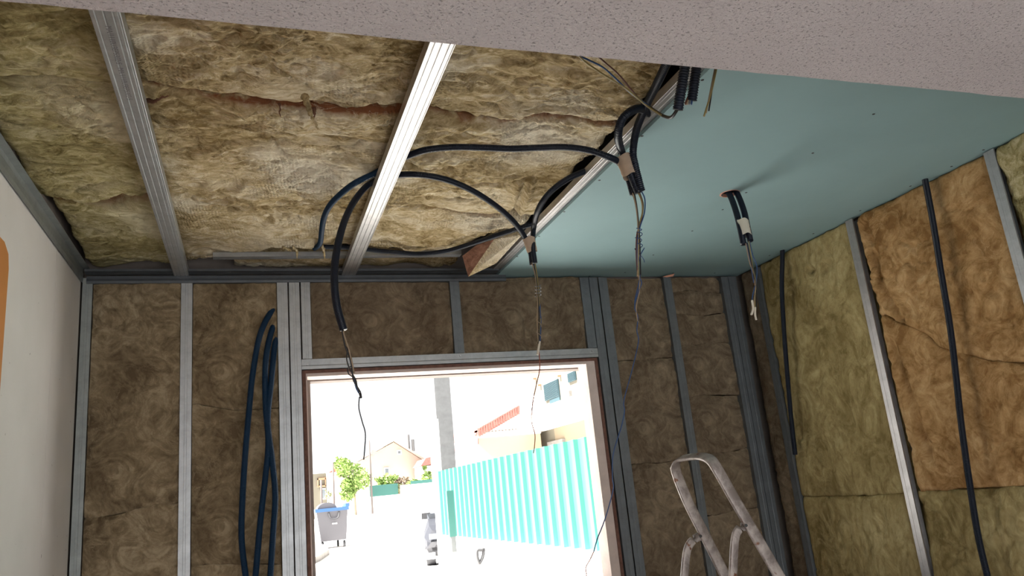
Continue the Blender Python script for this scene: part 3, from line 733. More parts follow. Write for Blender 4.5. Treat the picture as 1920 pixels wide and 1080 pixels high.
batt('orange-brown wool batt on the right wall behind the long conduit, above the slanting fold', u0=1.865, u1=2.506, low=lin([(a, b) for a, b in dgf]), high=2.545, mat='wool_orange', seed=42, amp=.75,
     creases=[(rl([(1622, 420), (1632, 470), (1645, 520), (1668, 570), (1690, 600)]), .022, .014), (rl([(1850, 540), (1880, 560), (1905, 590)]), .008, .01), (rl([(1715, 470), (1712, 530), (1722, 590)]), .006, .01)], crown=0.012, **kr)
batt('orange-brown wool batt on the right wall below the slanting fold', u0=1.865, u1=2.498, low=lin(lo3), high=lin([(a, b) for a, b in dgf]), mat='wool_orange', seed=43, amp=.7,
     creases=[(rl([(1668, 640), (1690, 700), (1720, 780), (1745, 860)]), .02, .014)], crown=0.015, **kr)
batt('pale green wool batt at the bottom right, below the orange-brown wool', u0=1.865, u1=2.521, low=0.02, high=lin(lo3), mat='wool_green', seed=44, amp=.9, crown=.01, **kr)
batt('green-tan wool batt at the upper right picture edge, beyond the nearest stud', u0=1.2, u1=1.820, low=1.38, high=2.545, mat='wool_ceiling_green', seed=45, amp=.9, crown=.02, **kr)

# ================================================================== CONDUITS AND WIRES
def wire(parent, ctrl, mat, r=0.0014, name='wire', step=.006):
    r = r * 1.22 if r < .004 else r
    return MB().tube(catmull(ctrl, step), r, 7).build(name, mat, parent, smooth=True)
def wrap(parent, a, b, w0, w1, t, ax, mat='tape'):
    """flattened tape sleeve from a to b"""
    a, b = Vector(a), Vector(b); ks = 8; mb = MB(); n = 24; v = []; rr = random.Random(3)
    d = (b - a).normalized(); ax = (Vector(ax) - d * Vector(ax).dot(d)).normalized(); nn = d.cross(ax)
    for i in range(ks + 1):
        s = i / ks; c = a.lerp(b, s); w_ = w0 + (w1 - w0) * s
        for j in range(n):
            th = 2 * PI * j / n; ww = w_ * (1 + .03 * math.sin(i * 2.3 + j)) ; 
            v.append(c + ax * math.cos(th) * ww + nn * math.sin(th) * t + d * (.003 * math.sin(j * .9) if i in (0, ks) else 0))
    f = [(i * n + j, i * n + (j + 1) % n, (i + 1) * n + (j + 1) % n, (i + 1) * n + j) for i in range(ks) for j in range(n)]
    return mb.add(v, f).build('tape_wrap', mat, parent, smooth=True)

# bundle 1: three conduits taped together below the plasterboard edge
Y1 = 1.98
b1 = thing('conduit_bundle', 'three navy corrugated conduits taped together at the channel by the plasterboard, wires hanging below', 'conduit', PY(1178, 318, Y1))
za = 2.555
arcA = [PZ(738, 302, 2.590), PZ(768, 291, 2.570), PZ(800, 281, za), PZ(850, 276, za - .004), PZ(910, 277, za - .008), PZ(960, 279, 2.545), PZ(1010, 277, 2.54), PZ(1060, 276, 2.53), PZ(1105, 282, 2.515), PZ(1140, 294, 2.49), PY(1163, 307, Y1), PY(1178, 335, Y1), PY(1187, 366, Y1)]
corrugated(MB(), arcA).build('conduit', 'navy', b1, True)
E_ = [PZ(1225, 222, 2.60), PZ(1205, 205, 2.55), PZ(1186, 207, 2.52), PZ(1166, 225, 2.49), PZ(1159, 255, 2.47), PY(1165, 282, Y1 - .03), PY(1176, 310, Y1 - .03), PY(1190, 345, Y1 - .03), PY(1197, 362, Y1 - .03)]
corrugated(MB(), E_, 0.0118, 0.0040, 12, 0.93).build('conduit', 'navy', b1, True)
F_ = [PY(1262, 95, 1.40), PY(1245, 130, 1.48), PY(1228, 165, 1.60), PY(1208, 205, 1.74), PY(1193, 245, 1.86), PY(1187, 285, Y1 - .05), PY(1192, 315, Y1 - .045), PY(1203, 358, Y1 - .045)]
corrugated(MB(), F_, 0.0118, 0.0064, 12, 0.86).build('conduit', 'navy', b1, True)
wrap(b1, PY(1171, 294, Y1 - .02), PY(1183, 331, Y1 - .03), .029, .0245, .021, RIGHT)
yw = Y1 - .03
wire(b1, [PY(1186, 362, yw), PY(1192, 385, yw), PY(1196, 420, yw), PY(1196, 470, yw), PY(1195, 518, yw)], 'wire_tan', .0017)
wire(b1, [PY(1190, 365, yw + .01), PY(1195, 395, yw), PY(1199, 440, yw), PY(1200, 470, yw), PY(1201, 520, yw)], 'wire_black', .0017)
wire(b1, [PY(1196, 360, yw), PY(1203, 378, yw - .01), PY(1204, 400, yw), PY(1198, 425, yw), PY(1197, 470, yw), PY(1197, 520, yw)], 'wire_yellow', .0017)
wire(b1, [PY(1202, 357, yw), PY(1209, 374, yw), PY(1208, 400, yw), PY(1200, 425, yw), PY(1195, 450, yw), PY(1194, 490, yw), PY(1196, 505, yw)], 'wire_blue', .0017)
wire(b1, [PY(1199, 360, yw + .01), PY(1206, 385, yw + .01), PY(1201, 420, yw + .01), PY(1194, 440, yw), PY(1193, 480, yw), PY(1196, 520, yw)], 'wire_brown', .0015)
hel = [PY(1193, 428, yw)]
for i in range(36):
    a = i * .62; c = PY(1198 + 1.5 * math.sin(i * .3), 430 + i * 1.05, yw); hel.append(c + RIGHT * .0085 * math.cos(a) + Vector((0, 1, 0)) * .008 * math.sin(a))
hel += [PY(1206, 485, yw), PY(1208, 492, yw)]
wire(b1, hel, 'wire_blue', .0011, 'wire_tie')
wire(b1, [PY(1208, 465, yw), PY(1200, 480, yw), PY(1196, 500, yw)], 'wire_blue', .0013)
wire(b1, [PY(1200, 515, yw), PY(1197, 535, yw), PY(1191, 560, yw), PY(1190, 580, yw)], 'wire_blue', .0014)
wire(b1, [PY(1198, 515, yw), PY(1199, 545, yw), PY(1193, 575, yw), PY(1195, 600, yw), PY(1198, 604, yw)], 'wire_tan', .0014)
lb = [(1197, 518), (1203, 530), (1196, 550), (1190, 575), (1196, 595), (1194, 620), (1197, 640), (1186, 690), (1170, 750), (1171, 770), (1165, 800), (1150, 850), (1148, 895), (1150, 915), (1140, 955), (1130, 985), (1120, 1010), (1113, 1035)]
wire(b1, [PY(x, y, yw - .0) for x, y in lb], 'wire_blue', .0013)
wire(b1, [PY(x, y, yw) for x, y in ((1113, 1035), (1106, 1050), (1098, 1065), (1100, 1078), (1097, 1084))], 'wire_red', .0012)

# bundle 2: two conduits taped, the left one runs on over the bright channel and hangs by the window
Y2 = 2.66
b2 = thing('conduit_bundle', 'navy conduits taped near the plasterboard tip, one arching over to hang loose at the window', 'conduit', PY(995, 460, Y2))
arcB = [PY(998, 497, Y2), PY(994, 470, Y2), PY(984, 445, Y2 - .01), PZ(965, 418, 2.50), PZ(935, 390, 2.525), PZ(890, 360, 2.545), PZ(840, 338, 2.555), PZ(790, 328, 2.56), PZ(745, 328, 2.585), PZ(715, 335, 2.588), PZ(690, 347, 2.575),
        PY(668, 372, 2.32), PY(651, 402, 2.24), PY(638, 440, 2.15), PY(629, 485, 2.08), PY(627, 530, 2.03), PY(632, 575, 2.0), PY(644, 618, 1.98)]
corrugated(MB(), arcB).build('conduit', 'navy', b2, True)
arcC = [PZ(1150, 312, 2.602), PZ(1118, 316, 2.592), PZ(1092, 323, 2.575), PZ(1060, 338, 2.54), PZ(1030, 362, 2.505), PZ(1010, 392, 2.485), PY(1001, 425, Y2), PY(999, 460, Y2 - .02), PY(1003, 494, Y2 - .02)]
corrugated(MB(), arcC).build('conduit', 'navy', b2, True)
wrap(b2, PY(991, 446, Y2 - .01), PY(998, 472, Y2 - .01), .024, .020, .017, RIGHT)
yv = Y2 - .01
wire(b2, [PY(1000, 490, yv), PY(1005, 520, yv), PY(1009, 560, yv), PY(1011, 600, yv), PY(1010, 650, yv)], 'wire_black', .0019)
wire(b2, [PY(1003, 492, yv), PY(1008, 525, yv), PY(1010, 560, yv), PY(1014, 590, yv), PY(1011, 620, yv), PY(1010, 655, yv)], 'wire_yellow', .0018)
wire(b2, [PY(997, 492, yv), PY(1004, 520, yv), PY(1008, 565, yv), PY(1007, 600, yv), PY(1009, 640, yv)], 'wire_tan', .0016)
wire(b2, [PY(1012, 570, yv), PY(1014, 600, yv), PY(1013, 640, yv)], 'wire_blue', .002)
hel = []
for i in range(26):
    a = i * .9; c = PY(1009, 534 + i * .9, yv); hel.append(c + RIGHT * .011 * math.cos(a) + Vector((0, 1, 0)) * .010 * math.sin(a))
wire(b2, hel, 'wire_grey', .0011, 'wire_tie')
hel = []
for i in range(30):
    a = i * .55; c = PY(1010.5, 590 + i * 1.9, yv); hel.append(c + RIGHT * .009 * math.cos(a) + Vector((0, 1, 0)) * .008 * math.sin(a))
wire(b2, hel, 'wire_tan', .0011, 'wire_tie')
o = MB().tube(catmull([PY(1012, 640, yv), PY(1010, 652, yv), PY(1008, 665, yv)], .003), .0042, 10).build('wire_end_wrap', 'wrap', b2, True)
wire(b2, [PY(x, y, yv) for x, y in ((1010, 650), (1012, 690), (1006, 720), (999, 755), (997, 790), (1003, 815), (1002, 838), (1000, 850))], 'wire_red', .0015)
yd = 1.99
wire(b2, [PY(643, 612, yd), PY(645, 628, yd), PY(649, 640, yd), PY(654, 655, yd), PY(660, 680, yd), PY(664, 700, yd)], 'wire_tan', .0019)
wire(b2, [PY(640, 612, yd), PY(643, 630, yd), PY(648, 652, yd), PY(655, 668, yd), PY(660, 690, yd), PY(662, 710, yd), PY(671, 730, yd), PY(677, 747, yd)], 'wire_black', .0017)
wire(b2, [PY(648, 650, yd), PY(656, 660, yd), PY(660, 685, yd), PY(652, 690, yd), PY(654, 702, yd), PY(663, 708, yd), PY(668, 725, yd)], 'wire_black', .0014)
wire(b2, [PY(652, 655, yd), PY(650, 672, yd), PY(655, 690, yd), PY(667, 712, yd), PY(670, 725, yd), PY(676, 735, yd), PY(678, 746, yd)], 'wire_black', .0014)
wire(b2, [PY(664, 712, yd), PY(668, 728, yd), PY(673, 737, yd)], 'wire_blue', .0015)
wire(b2, [PY(x, y, yd) for x, y in ((674, 744), (673, 765), (679, 790), (685, 812), (684, 840), (682, 862))], 'wire_grey', .0015)

# bundle 3: two conduits out of the hole
b3 = thing('conduit_bundle', 'two navy conduits curving down out of the round hole in the plasterboard', 'conduit', hole)
H3 = hole.y
yh = H3 - .03
corrugated(MB(), [PZ(1362, 356, 2.64), PZ(1366, 361, 2.56), PY(1373, 376, H3 - .035), PY(1381, 400, H3 - .07), PY(1388, 428, H3 - .10), PY(1394, 458, H3 - .12)], .0112).build('conduit', 'navy', b3, True)
corrugated(MB(), [PZ(1376, 354, 2.64), PZ(1380, 359, 2.56), PY(1388, 376, H3 - .040), PY(1396, 400, H3 - .075), PY(1401, 425, H3 - .105), PY(1407, 452, H3 - .125)], .0112).build('conduit', 'navy', b3, True)
wrap(b3, PY(1392, 414, H3 - .095), PY(1399, 442, H3 - .115), .0215, .0205, .0155, RIGHT, 'wrap')
yh = H3 - .125
wire(b3, [PY(1398, 455, yh), PY(1405, 490, yh), PY(1413, 515, yh), PY(1416, 540, yh), PY(1414, 565, yh), PY(1413, 578, yh)], 'wire_tan', .0016)
wire(b3, [PY(1401, 455, yh), PY(1408, 490, yh), PY(1414, 520, yh), PY(1419, 550, yh), PY(1418, 580, yh)], 'wire_black', .0018)
wire(b3, [PY(1405, 452, yh), PY(1412, 480, yh), PY(1419, 500, yh), PY(1418, 525, yh), PY(1412, 550, yh), PY(1410, 562, yh)], 'wire_blue', .0015)
wire(b3, [PY(1404, 452, yh), PY(1409, 485, yh), PY(1412, 505, yh), PY(1417, 530, yh), PY(1415, 560, yh), PY(1416, 578, yh)], 'wire_yellow', .0015)
wire(b3, [PY(1399, 455, yh), PY(1403, 475, yh), PY(1408, 500, yh), PY(1413, 530, yh)], 'wire_blue', .0013)
MB().tube(catmull([PY(1410, 563, yh), PY(1412, 578, yh), PY(1409, 590, yh)], .003), .0038, 10).build('wire_end_wrap', 'wrap', b3, True)
MB().tube(catmull([PY(1416, 576, yh), PY(1416, 590, yh), PY(1418, 600, yh)], .003), .0034, 10).build('wire_end_wrap', 'wrap', b3, True)

# loose ones
cb = corrugated(MB(), [PZ(737, 306, 2.590), PZ(705, 324, 2.588), PZ(668, 342, 2.564), PZ(640, 363, 2.555), PZ(618, 386, 2.555), PZ(607, 410, 2.56), PZ(603, 435, 2.565), PZ(600, 456, 2.575), PZ(590, 466, 2.62)], .0105).build('conduit', 'blue', smooth=True)
tag(cb, 'blue conduit curving from behind the bright channel into the wool edge', 'conduit')
cd = corrugated(MB(), [PZ(604, 463, 2.60), PZ(650, 464, 2.588), PZ(690, 468, 2.58), PZ(740, 473, 2.575), PZ(790, 476, 2.572), PZ(840, 470, 2.570), PZ(890, 455, 2.566), PZ(945, 437, 2.562), PZ(985, 424, 2.57), PZ(1012, 414, 2.60)], .0105).build('conduit', 'navy', smooth=True)
tag(cd, 'navy conduit sagging along the ceiling gap near the back wall', 'conduit')
# two big stubs hanging at the plaster edge
for k, (top_, bot, Yk, lab) in enumerate((((1290, 90), (1271, 206), 1.42, 'left one of two wide conduit stubs hanging at the plaster edge, a cable leaving it'),
                                          ((1311, 90), (1297, 189), 1.45, 'right one of two wide conduit stubs at the plaster edge, wire ends at its mouth'))):
    t = thing('conduit_stub', lab, 'conduit', PY(*bot, Yk))
    a, b = PY(*top_, Yk - .05), PY(*bot, Yk)
    corrugated(MB(), [a + (a - b) * .15, a, a.lerp(b, .5), b], .0128, .0062, 14, 0.86).build('conduit', 'navy', t, True)
    if k:
        for q, (mm, dx) in enumerate((('wire_tan', -8), ('wire_brown', -11), ('wire_blue', 0), ('wire_grey', -4))):
            wire(t, [PY(bot[0] + dx * .4, bot[1] - 12, Yk), PY(bot[0] + dx, bot[1] + 2, Yk), PY(bot[0] + dx - 1, bot[1] + 7, Yk)], mm, .0019)
    else:
        wire(t, [PY(1272, 198, 1.42), PY(1268, 208, 1.43), PY(1258, 220, 1.46), PY(1243, 217, 1.50), PY(1222, 204, 1.55), PY(1206, 192, 1.59)], 'wire_black', .0042, 'cable')
        wire(t, [PY(1243, 219, 1.50), PY(1215, 198, 1.56), PZ(1180, 172, 2.47), PZ(1152, 145, 2.49), PZ(1130, 126, 2.50), PZ(1102, 112, 2.50), PZ(1070, 98, 2.50)], 'wire_blue', .0019)
        wire(t, [PY(1240, 216, 1.50), PY(1210, 196, 1.56), PZ(1178, 169, 2.46), PZ(1148, 150, 2.48), PZ(1118, 131, 2.48), PZ(1096, 115, 2.48), PZ(1080, 98, 2.48)], 'wire_yellow', .0019)
        wire(t, [PY(1243, 216, 1.50), PY(1205, 192, 1.58), PZ(1187, 172, 2.47), PZ(1160, 140, 2.50), PZ(1135, 118, 2.51), PZ(1112, 98, 2.51)], 'wire_brown', .0019)
tw = thing('wire_pair', 'pair of stripped wire ends hanging past the plaster edge against the plasterboard', 'wire', PY(1322, 215, 1.45))
wire(tw, [PY(1352, 90, 1.42), PY(1342, 135, 1.44), PY(1333, 175, 1.45), PY(1320, 218, 1.45)], 'wire_yellow', .0019)
wire(tw, [PY(1350, 90, 1.44), PY(1340, 135, 1.45), PY(1334, 175, 1.46), PY(1329, 208, 1.46)], 'wire_black', .0016)
wire(tw, [PY(1348, 90, 1.43), PY(1338, 140, 1.445), PY(1331, 175, 1.45), PY(1324, 212, 1.45)], 'wire_tan', .0014)

# right wall conduits
cr1 = corrugated(MB(), [PX(1466, 440, 2.482), PX(1467, 480, 2.475), PX(1466, 540, 2.452), PX(1470, 620, 2.452), PX(1476, 700, 2.452), PX(1484, 790, 2.455), PX(1491, 852, 2.47)], .0115).build('conduit', 'navy', smooth=True)
tag(cr1, 'short navy conduit down the green-brown wool near the right corner', 'conduit')
cr2 = corrugated(MB(), [PX(1728, 305, 2.482), PX(1737, 350, 2.476), PX(1750, 420, 2.462), PX(1766, 520, 2.448), PX(1781, 610, 2.446), PX(1792, 700, 2.445), PX(1803, 800, 2.442), PX(1820, 920, 2.44), PX(1835, 1010, 2.438), PX(1855, 1095, 2.436), PX(1875, 1180, 2.436)], .0118).build('conduit', 'navy', smooth=True)
tag(cr2, 'long navy conduit running down over the orange-brown wool', 'conduit')
# blue conduits left of the window
for pts, lab in (([(535, 560), (520, 574), (505, 590), (487, 630), (474, 700), (466, 780), (460, 850), (455, 930), (453, 1010), (462, 1090), (470, 1150)], 'outermost of the blue conduits left of the window, bowing furthest left'),
                 ([(535, 585), (522, 596), (508, 625), (498, 680), (498, 760), (503, 830), (497, 900), (488, 980), (478, 1090), (470, 1150)], 'middle blue conduit left of the window, crossing the right one'),
                 ([(535, 600), (524, 610), (515, 650), (508, 720), (502, 790), (510, 860), (516, 930), (512, 1000), (506, 1090), (500, 1150)], 'rightmost blue conduit left of the window, against the steel stud')):
    k = len(lab) % 3
    o = corrugated(MB(), [PY(x, y, 3.43 if i < 2 else (3.385 if i == 2 else 3.365 - .024 * k)) for i, (x, y) in enumerate(pts)], .0125).build('conduit', 'blue', smooth=True)
    tag(o, lab, 'conduit')

# orange painted board on the left wall
op = [PX(-60, 300, XL), PX(0, 450, XL), PX(9, 464, XL), PX(15, 476, XL), PX(9, 560, XL)]
e = op[3]; XP = XL + 0.0005; pts = [(XP, 1.25, 2.347), (XP, e.y - .055, 2.347), (XP, e.y - .012, 2.325), (XP, e.y, 2.285), (XP, e.y, 0.02), (XP, 1.25, 0.02)]
ob = MB().prism(pts, (0.004, 0, 0)).build('orange_panel', 'orange'); tag(ob, 'orange painted panel on the white left wall, at the left picture edge', 'panel')

# ================================================================== STEPLADDER
ld = thing('stepladder', 'plaster-splashed aluminium stepladder with a looped top handle, in front of the dark wool', 'ladder', (1.9, 2.4, 0))
def extend(a, b, z=0.0):
    a, b = Vector(a), Vector(b); return a + (b - a) * ((z - a.z) / (b.z - a.z))
YF, YN = 2.52, 2.30
Lt, Lb = PY(1272, 905, YF), PY(1361, 1082, YF)
Rt, Rb = PY(1359, 905, YN), PY(1462, 1082, YN)
Lf, Rf = extend(Lt, Lb), extend(Rt, Rb)
arch = [PY(1268, 885, YF), PY(1267, 872, YF - .01), PY(1275, 861, YF - .03), PY(1294, 857, YF - .08), PY(1316, 856, YN + .08), PY(1332, 862, YN + .03), PY(1344, 878, YN + .005)]
path = [Lf, Lf.lerp(Lt, .5), Lb, Lt] + arch + [Rt, Rb, Rf.lerp(Rt, .5), Rf]
pp = [Lf, Lf.lerp(Lt, .5), Lb] + catmull([Lt.lerp(Lb, .5), Lt.lerp(Lb, .2)] + arch + [Rt.lerp(Rb, .2), Rt.lerp(Rb, .5)], .01) + [Rb, Rf.lerp(Rt, .5), Rf]
wa = Vector((1, 0, 0.45))
MB().ribbon(pp, wa, .040, .014).build('front_rail_loop', 'ladder', ld, True)
A1, A2, A3, A4 = PY(1320, 1004, YF + .01), PY(1303, 1010, YF + .01), PY(1289, 1030, YF + .01), PY(1283, 1082, YF + .01)
B1, B2, B3, B4 = PY(1398, 986, YN + .01), PY(1386, 992, YN + .01), PY(1378, 1012, YN + .01), PY(1374, 1082, YN + .01)
for q in ((A1, A2, A3, A4), (B1, B2, B3, B4)):
    foot = extend(q[2], q[3]); foot = Vector((q[3].x - .16, q[3].y, 0))
    MB().ribbon(catmull(list(q), .012) + [foot], wa, .029, .014).build('rear_leg', 'ladder', ld, True)
for px, py, Yk in ((1314, 1005, YF), (1399, 985, YN)):
    p = PY(px, py, Yk - .012); MB().cyl(p, p + Vector((-0.004, -0.006, 0)), .005, n=12).build('rivet', 'dark', ld)
for z in (0.95, 0.68, 0.41, 0.16):
    a = extend(Lt, Lb, z); b = extend(Rt, Rb, z)
    MB().prism([a + Vector((-.05, 0, -.01)), b + Vector((-.05, 0, -.01)), b + Vector((.05, 0, -.01)), a + Vector((.05, 0, -.01))], (0, 0, .022)).build('tread', 'ladder', ld)
for f in (Lf, Rf): MB().box((f.x - .025, f.y - .015, 0), (f.x + .025, f.y + .015, .03)).build('foot', 'rubber', ld)

# ================================================================== OUTDOORS
struct(MB().box((-60, 3.62, STREET - .3), (90, 400, STREET)).build('street_ground', 'ground'))
FX = 2.93
# low white wall carrying the fence
struct(MB().box((FX + .03, 4.2, STREET), (FX + .22, 12.9, EYE - .60)).build('wall_boundary', 'white_out'))
# fence
fn = thing('corrugated_fence', 'turquoise ribbed metal fence on the low white wall outside', 'fence', (FX, 9.5, EYE - .6))
y0 = 4.6; y1 = 12.72; pitch = 0.262; prof = []
y = y0
while y < y1:
    prof += [(0, y), (0, y + .150), (-.042, y + .160), (-.042, y + .235), (0, y + .25)]; y += pitch
mb = MB(); zb, zt = EYE - .600, EYE + .395
k = len(prof)
vv = [(FX + a, b, zb) for a, b in prof] + [(FX + a, b, zt) for a, b in prof] + [(FX + a + .004, b, zb) for a, b in prof] + [(FX + a + .004, b, zt) for a, b in prof]
ff = []
for i in range(k - 1): ff += [(i, i + 1, k + i + 1, k + i), (2 * k + i + 1, 2 * k + i, 3 * k + i, 3 * k + i + 1), (k + i, k + i + 1, 3 * k + i + 1, 3 * k + i), (i + 1, i, 2 * k + i, 2 * k + i + 1)]
mb.add(vv, ff).build('ribbed_sheet', 'teal', fn)
for yy in (5.5, 8.5, 11.5): MB().box((FX + .01, yy, zb - .0), (FX + .05, yy + .05, zt - .02)).build('fence_post', 'metal_post', fn)
# teal post in front of the fence
q0 = PY(842, 920, 8.6); q1 = PY(850, 1006, 8.6); q2 = PY(853, 1034, 8.6)
ps = thing('gate_post', 'slim metal post, dark turquoise above and pale below, before the fence', 'post', (q0.x, 8.6, STREET))
MB().box((q1.x - .045, 8.57, q1.z), (q1.x + .03, 8.63, q0.z)).build('upper_channel', 'teal_dark', ps)
MB().box((q1.x - .03, 8.575, q2.z), (q1.x + .022, 8.625, q1.z)).build('middle_sleeve', 'concrete_pole', ps)
MB().box((q1.x - .030, 8.578, STREET), (q1.x + .022, 8.622, q2.z)).build('lower_tube', 'metal_post', ps)
# white gate post with hinges at the end of the wall
gp0 = PY(811, 850, 12.85); gp1 = PY(826, 1060, 12.85)
gx = (PY(813, 850, 12.85).x + PY(825, 1050, 12.85).x) / 2
gt = thing('white_gate_pillar', 'white rendered pillar at the far end of the turquoise fence', 'pillar', (gx + .12, 12.9, STREET))
MB().box((gx, 12.75, STREET), (FX + .05, 13.0, EYE + 1.25)).build('pillar_body', 'white_out', gt)
for py_ in ((826, 846), (905, 927), (1046, 1070)):
    za_, zb_ = PY(813, py_[0], 12.85).z, PY(815, py_[1], 12.85).z
    MB().cyl((gx - .012, 12.80, min(za_, zb_)), (gx - .012, 12.80, max(za_, zb_)), .016, n=10).build('hinge', 'metal_post', gt)
# concrete utility pole
cp0 = PY(825, 712, 13.6); cp1 = PY(836, 870, 13.6)
pw = (PY(838, 712, 13.6) - PY(812, 712, 13.6)).length
mb = MB(); pb = Vector((cp1.x, 13.6, STREET)); 
mb.box((cp1.x - pw * .56, 13.45, STREET), (cp1.x + pw * .56, 13.75, EYE + 6.0))
up_ = tag(mb.build('utility_pole', 'concrete_pole'), 'thick grey concrete utility pole rising behind the turquoise fence', 'pole')
# shovel
s0 = PY(903, 1031, 5.2)
sh = thing('shovel', 'shovel standing upright outside, its grey D-shaped grip just above the sill', 'shovel', (s0.x, 5.2, STREET))
g0 = PY(896, 1032, 5.2); g1 = PY(907, 1030, 5.2); g2 = PY(899, 1057, 5.2); g3 = PY(898, 1064, 5.2)
MB().tube(catmull([g3, g2, PY(895, 1045, 5.2), g0 + Vector((-.004, 0, 0)), PY(902, 1031.5, 5.2), g1, PY(905, 1045, 5.2), g2], .006), .0115, 10).build('grip', 'shovel_grey', sh, True)
MB().cyl(g3 + Vector((0, 0, .02)), (g3.x, 5.25, STREET + .22), .015, n=12).build('shaft', 'wood_handle', sh, True)
MB().prism([(g3.x - .1, 5.25, STREET + .25), (g3.x + .1, 5.25, STREET + .25), (g3.x + .09, 5.27, STREET + .06), (g3.x, 5.28, STREET), (g3.x - .09, 5.27, STREET + .06)], (0, .004, 0)).build('blade', 'metal_post', sh)

# car front seen beside the pillar
YC = 14.6
cx = PY(796, 1040, YC).x
car = thing('car', 'silver-grey car half hidden behind the white pillar', 'car', (cx, YC, STREET))
def sect(y, zt, x_in, zb_=.22):
    w = 1.7
    return [(cx + x_in + .06, y, STREET + zb_), (cx + x_in, y, STREET + zb_ + .14), (cx + x_in, y, STREET + zt * .72), (cx + x_in + .10, y, STREET + zt),
            (cx + w - x_in - .10, y, STREET + zt), (cx + w - x_in, y, STREET + zt * .72), (cx + w - x_in, y, STREET + zb_ + .14), (cx + w - x_in - .06, y, STREET + zb_)]
def loft(name, secs, mat):
    mb = MB(); n = 8; v = []; [v.extend(s) for s in secs]
    f = [(i * n + j, i * n + (j + 1) % n, (i + 1) * n + (j + 1) % n, (i + 1) * n + j) for i in range(len(secs) - 1) for j in range(n)]
    f += [tuple(range(n))[::-1], tuple(range((len(secs) - 1) * n, len(secs) * n))]
    return mb.add(v, f).build(name, mat, car, False)
loft('body', [sect(YC, .58, .16, .26), sect(YC + .07, .66, .06), sect(YC + .25, .74, .01), sect(YC + .9, .84, 0), sect(YC + 2.8, .88, 0), sect(YC + 3.8, .86, .04), sect(YC + 4.0, .7, .10)], 'car_paint')
loft('bumper', [sect(YC - .06, .42, .14, .22), sect(YC - .02, .46, .05, .20), sect(YC + .2, .46, -.008, .20)], 'car_dark')
loft('cabin', [[(x, y, z + .0) for x, y, z in sect(YC + .95, .86, .08, .80)], sect(YC + 1.7, 1.38, .16, .80), sect(YC + 2.9, 1.42, .16, .80), sect(YC + 3.9, .92, .10, .80)], 'car_glass')
pl0 = PY(806, 1042, YC)
MB().box((pl0.x - .06, YC - .085, pl0.z - .055), (pl0.x + .10, YC - .06, pl0.z + .055)).build('number_plate', 'plate', car)
MB().box((cx + .10, YC - .03, STREET + .50), (cx + .40, YC + .02, STREET + .60)).build('headlight', 'car_glass', car)
for yy in (YC + .75, YC + 3.3):
    for xx in (cx + .02, cx + 1.50): MB().cyl((xx, yy, STREET + .30), (xx + .18, yy, STREET + .30), .30, n=24).build('wheel', 'rubber', car)
mp = PY(808, 974, YC + 1.1); MB().box((cx - .03, YC + 1.0, STREET + .84), (cx + .14, YC + 1.1, STREET + .96)).build('wing_mirror', 'car_dark', car)

car.rotation_euler.z = -0.22
# wheeled bin
YBn = 26.0
bn = thing('wheeled_bin', 'large grey wheeled rubbish container with blue rim and open dark lid in the street', 'bin', (PY(625, 1000, YBn).x, YBn, STREET))
xl, xr = PY(596, 1010, YBn).x, PY(653, 1000, YBn).x
zb_, zt_ = STREET + .22, STREET + 1.12
MB().add([(xl + .10, YBn, zb_), (xr - .06, YBn, zb_), (xr - .06, YBn + .9, zb_), (xl + .10, YBn + .9, zb_), (xl - .02, YBn - .05, zt_), (xr, YBn - .05, zt_), (xr, YBn + .95, zt_), (xl - .02, YBn + .95, zt_)],
         [(0, 3, 2, 1), (4, 5, 6, 7), (0, 1, 5, 4), (1, 2, 6, 5), (2, 3, 7, 6), (3, 0, 4, 7)]).build('bin_body', 'bin_grey', bn)
MB().box((xl - .06, YBn - .10, zt_), (xr + .04, YBn + 1.0, zt_ + .10)).box((xr - .05, YBn - .10, zt_ + .1), (xr + .06, YBn + 1.0, zt_ + .20)).build('bin_rim', 'bin_blue', bn)
mb = MB(); arc_ = [(xl + .02 + .30 * (1 - math.cos(a)), zt_ + .08 + .20 * math.sin(a)) for a in np.linspace(0, PI, 12)]
mb.prism([(a, YBn + .02, b) for a, b in arc_], (0, .9, 0)).build('bin_lid', 'bin_grey', bn)
MB().tube(catmull([(xl + .35, YBn - .07, zt_ - .04), (xl + .42, YBn - .12, zt_ - .22), (xl + .62, YBn - .12, zt_ - .22), (xl + .68, YBn - .07, zt_ - .04)], .03), .025, 8).build('handle', 'rubber', bn, True)
MB().box((xl + .45, YBn - .065, zt_ - .40), (xl + .60, YBn - .05, zt_ - .36)).build('label_plate', 'plate', bn)
for xx, yy in ((xl + .16, YBn + .08), (xr - .12, YBn + .08), (xl + .2, YBn + .8), (xr - .25, YBn + .8)):
    wv = MB().cyl((xx - .03, yy, STREET + .10), (xx + .03, yy, STREET + .10), .10, n=16).build('wheel', 'rubber', bn)
# kerb stone, gutter line, manhole
k0 = PZ(600, 1040, STREET); kp = [PZ(x, y, STREET) for x, y in ((588, 1022), (612, 1032), (617, 1040), (600, 1052), (586, 1058))]
kb_ = MB().prism(kp, (0, 0, .14)).build('kerb_stone', 'kerb'); tag(kb_, 'grey rounded kerb corner on the street left of the bin shadow', 'kerb')
g = [PZ(615, 1049, STREET + .002), PZ(797, 1031, STREET + .002)]
mb = MB().prism([g[0], g[1], g[1] + Vector((0, .12, 0)), g[0] + Vector((0, .12, 0))], (0, 0, .004)); struct(mb.build('ground_joint', 'tar'))
mh = PZ(760, 1026, STREET); mb = MB(); mb.cyl(mh, mh + Vector((0, 0, .012)), .42, n=32); tag(mb.build('manhole_cover', 'kerb', smooth=False), 'round grey manhole cover in the pale street', 'manhole cover')

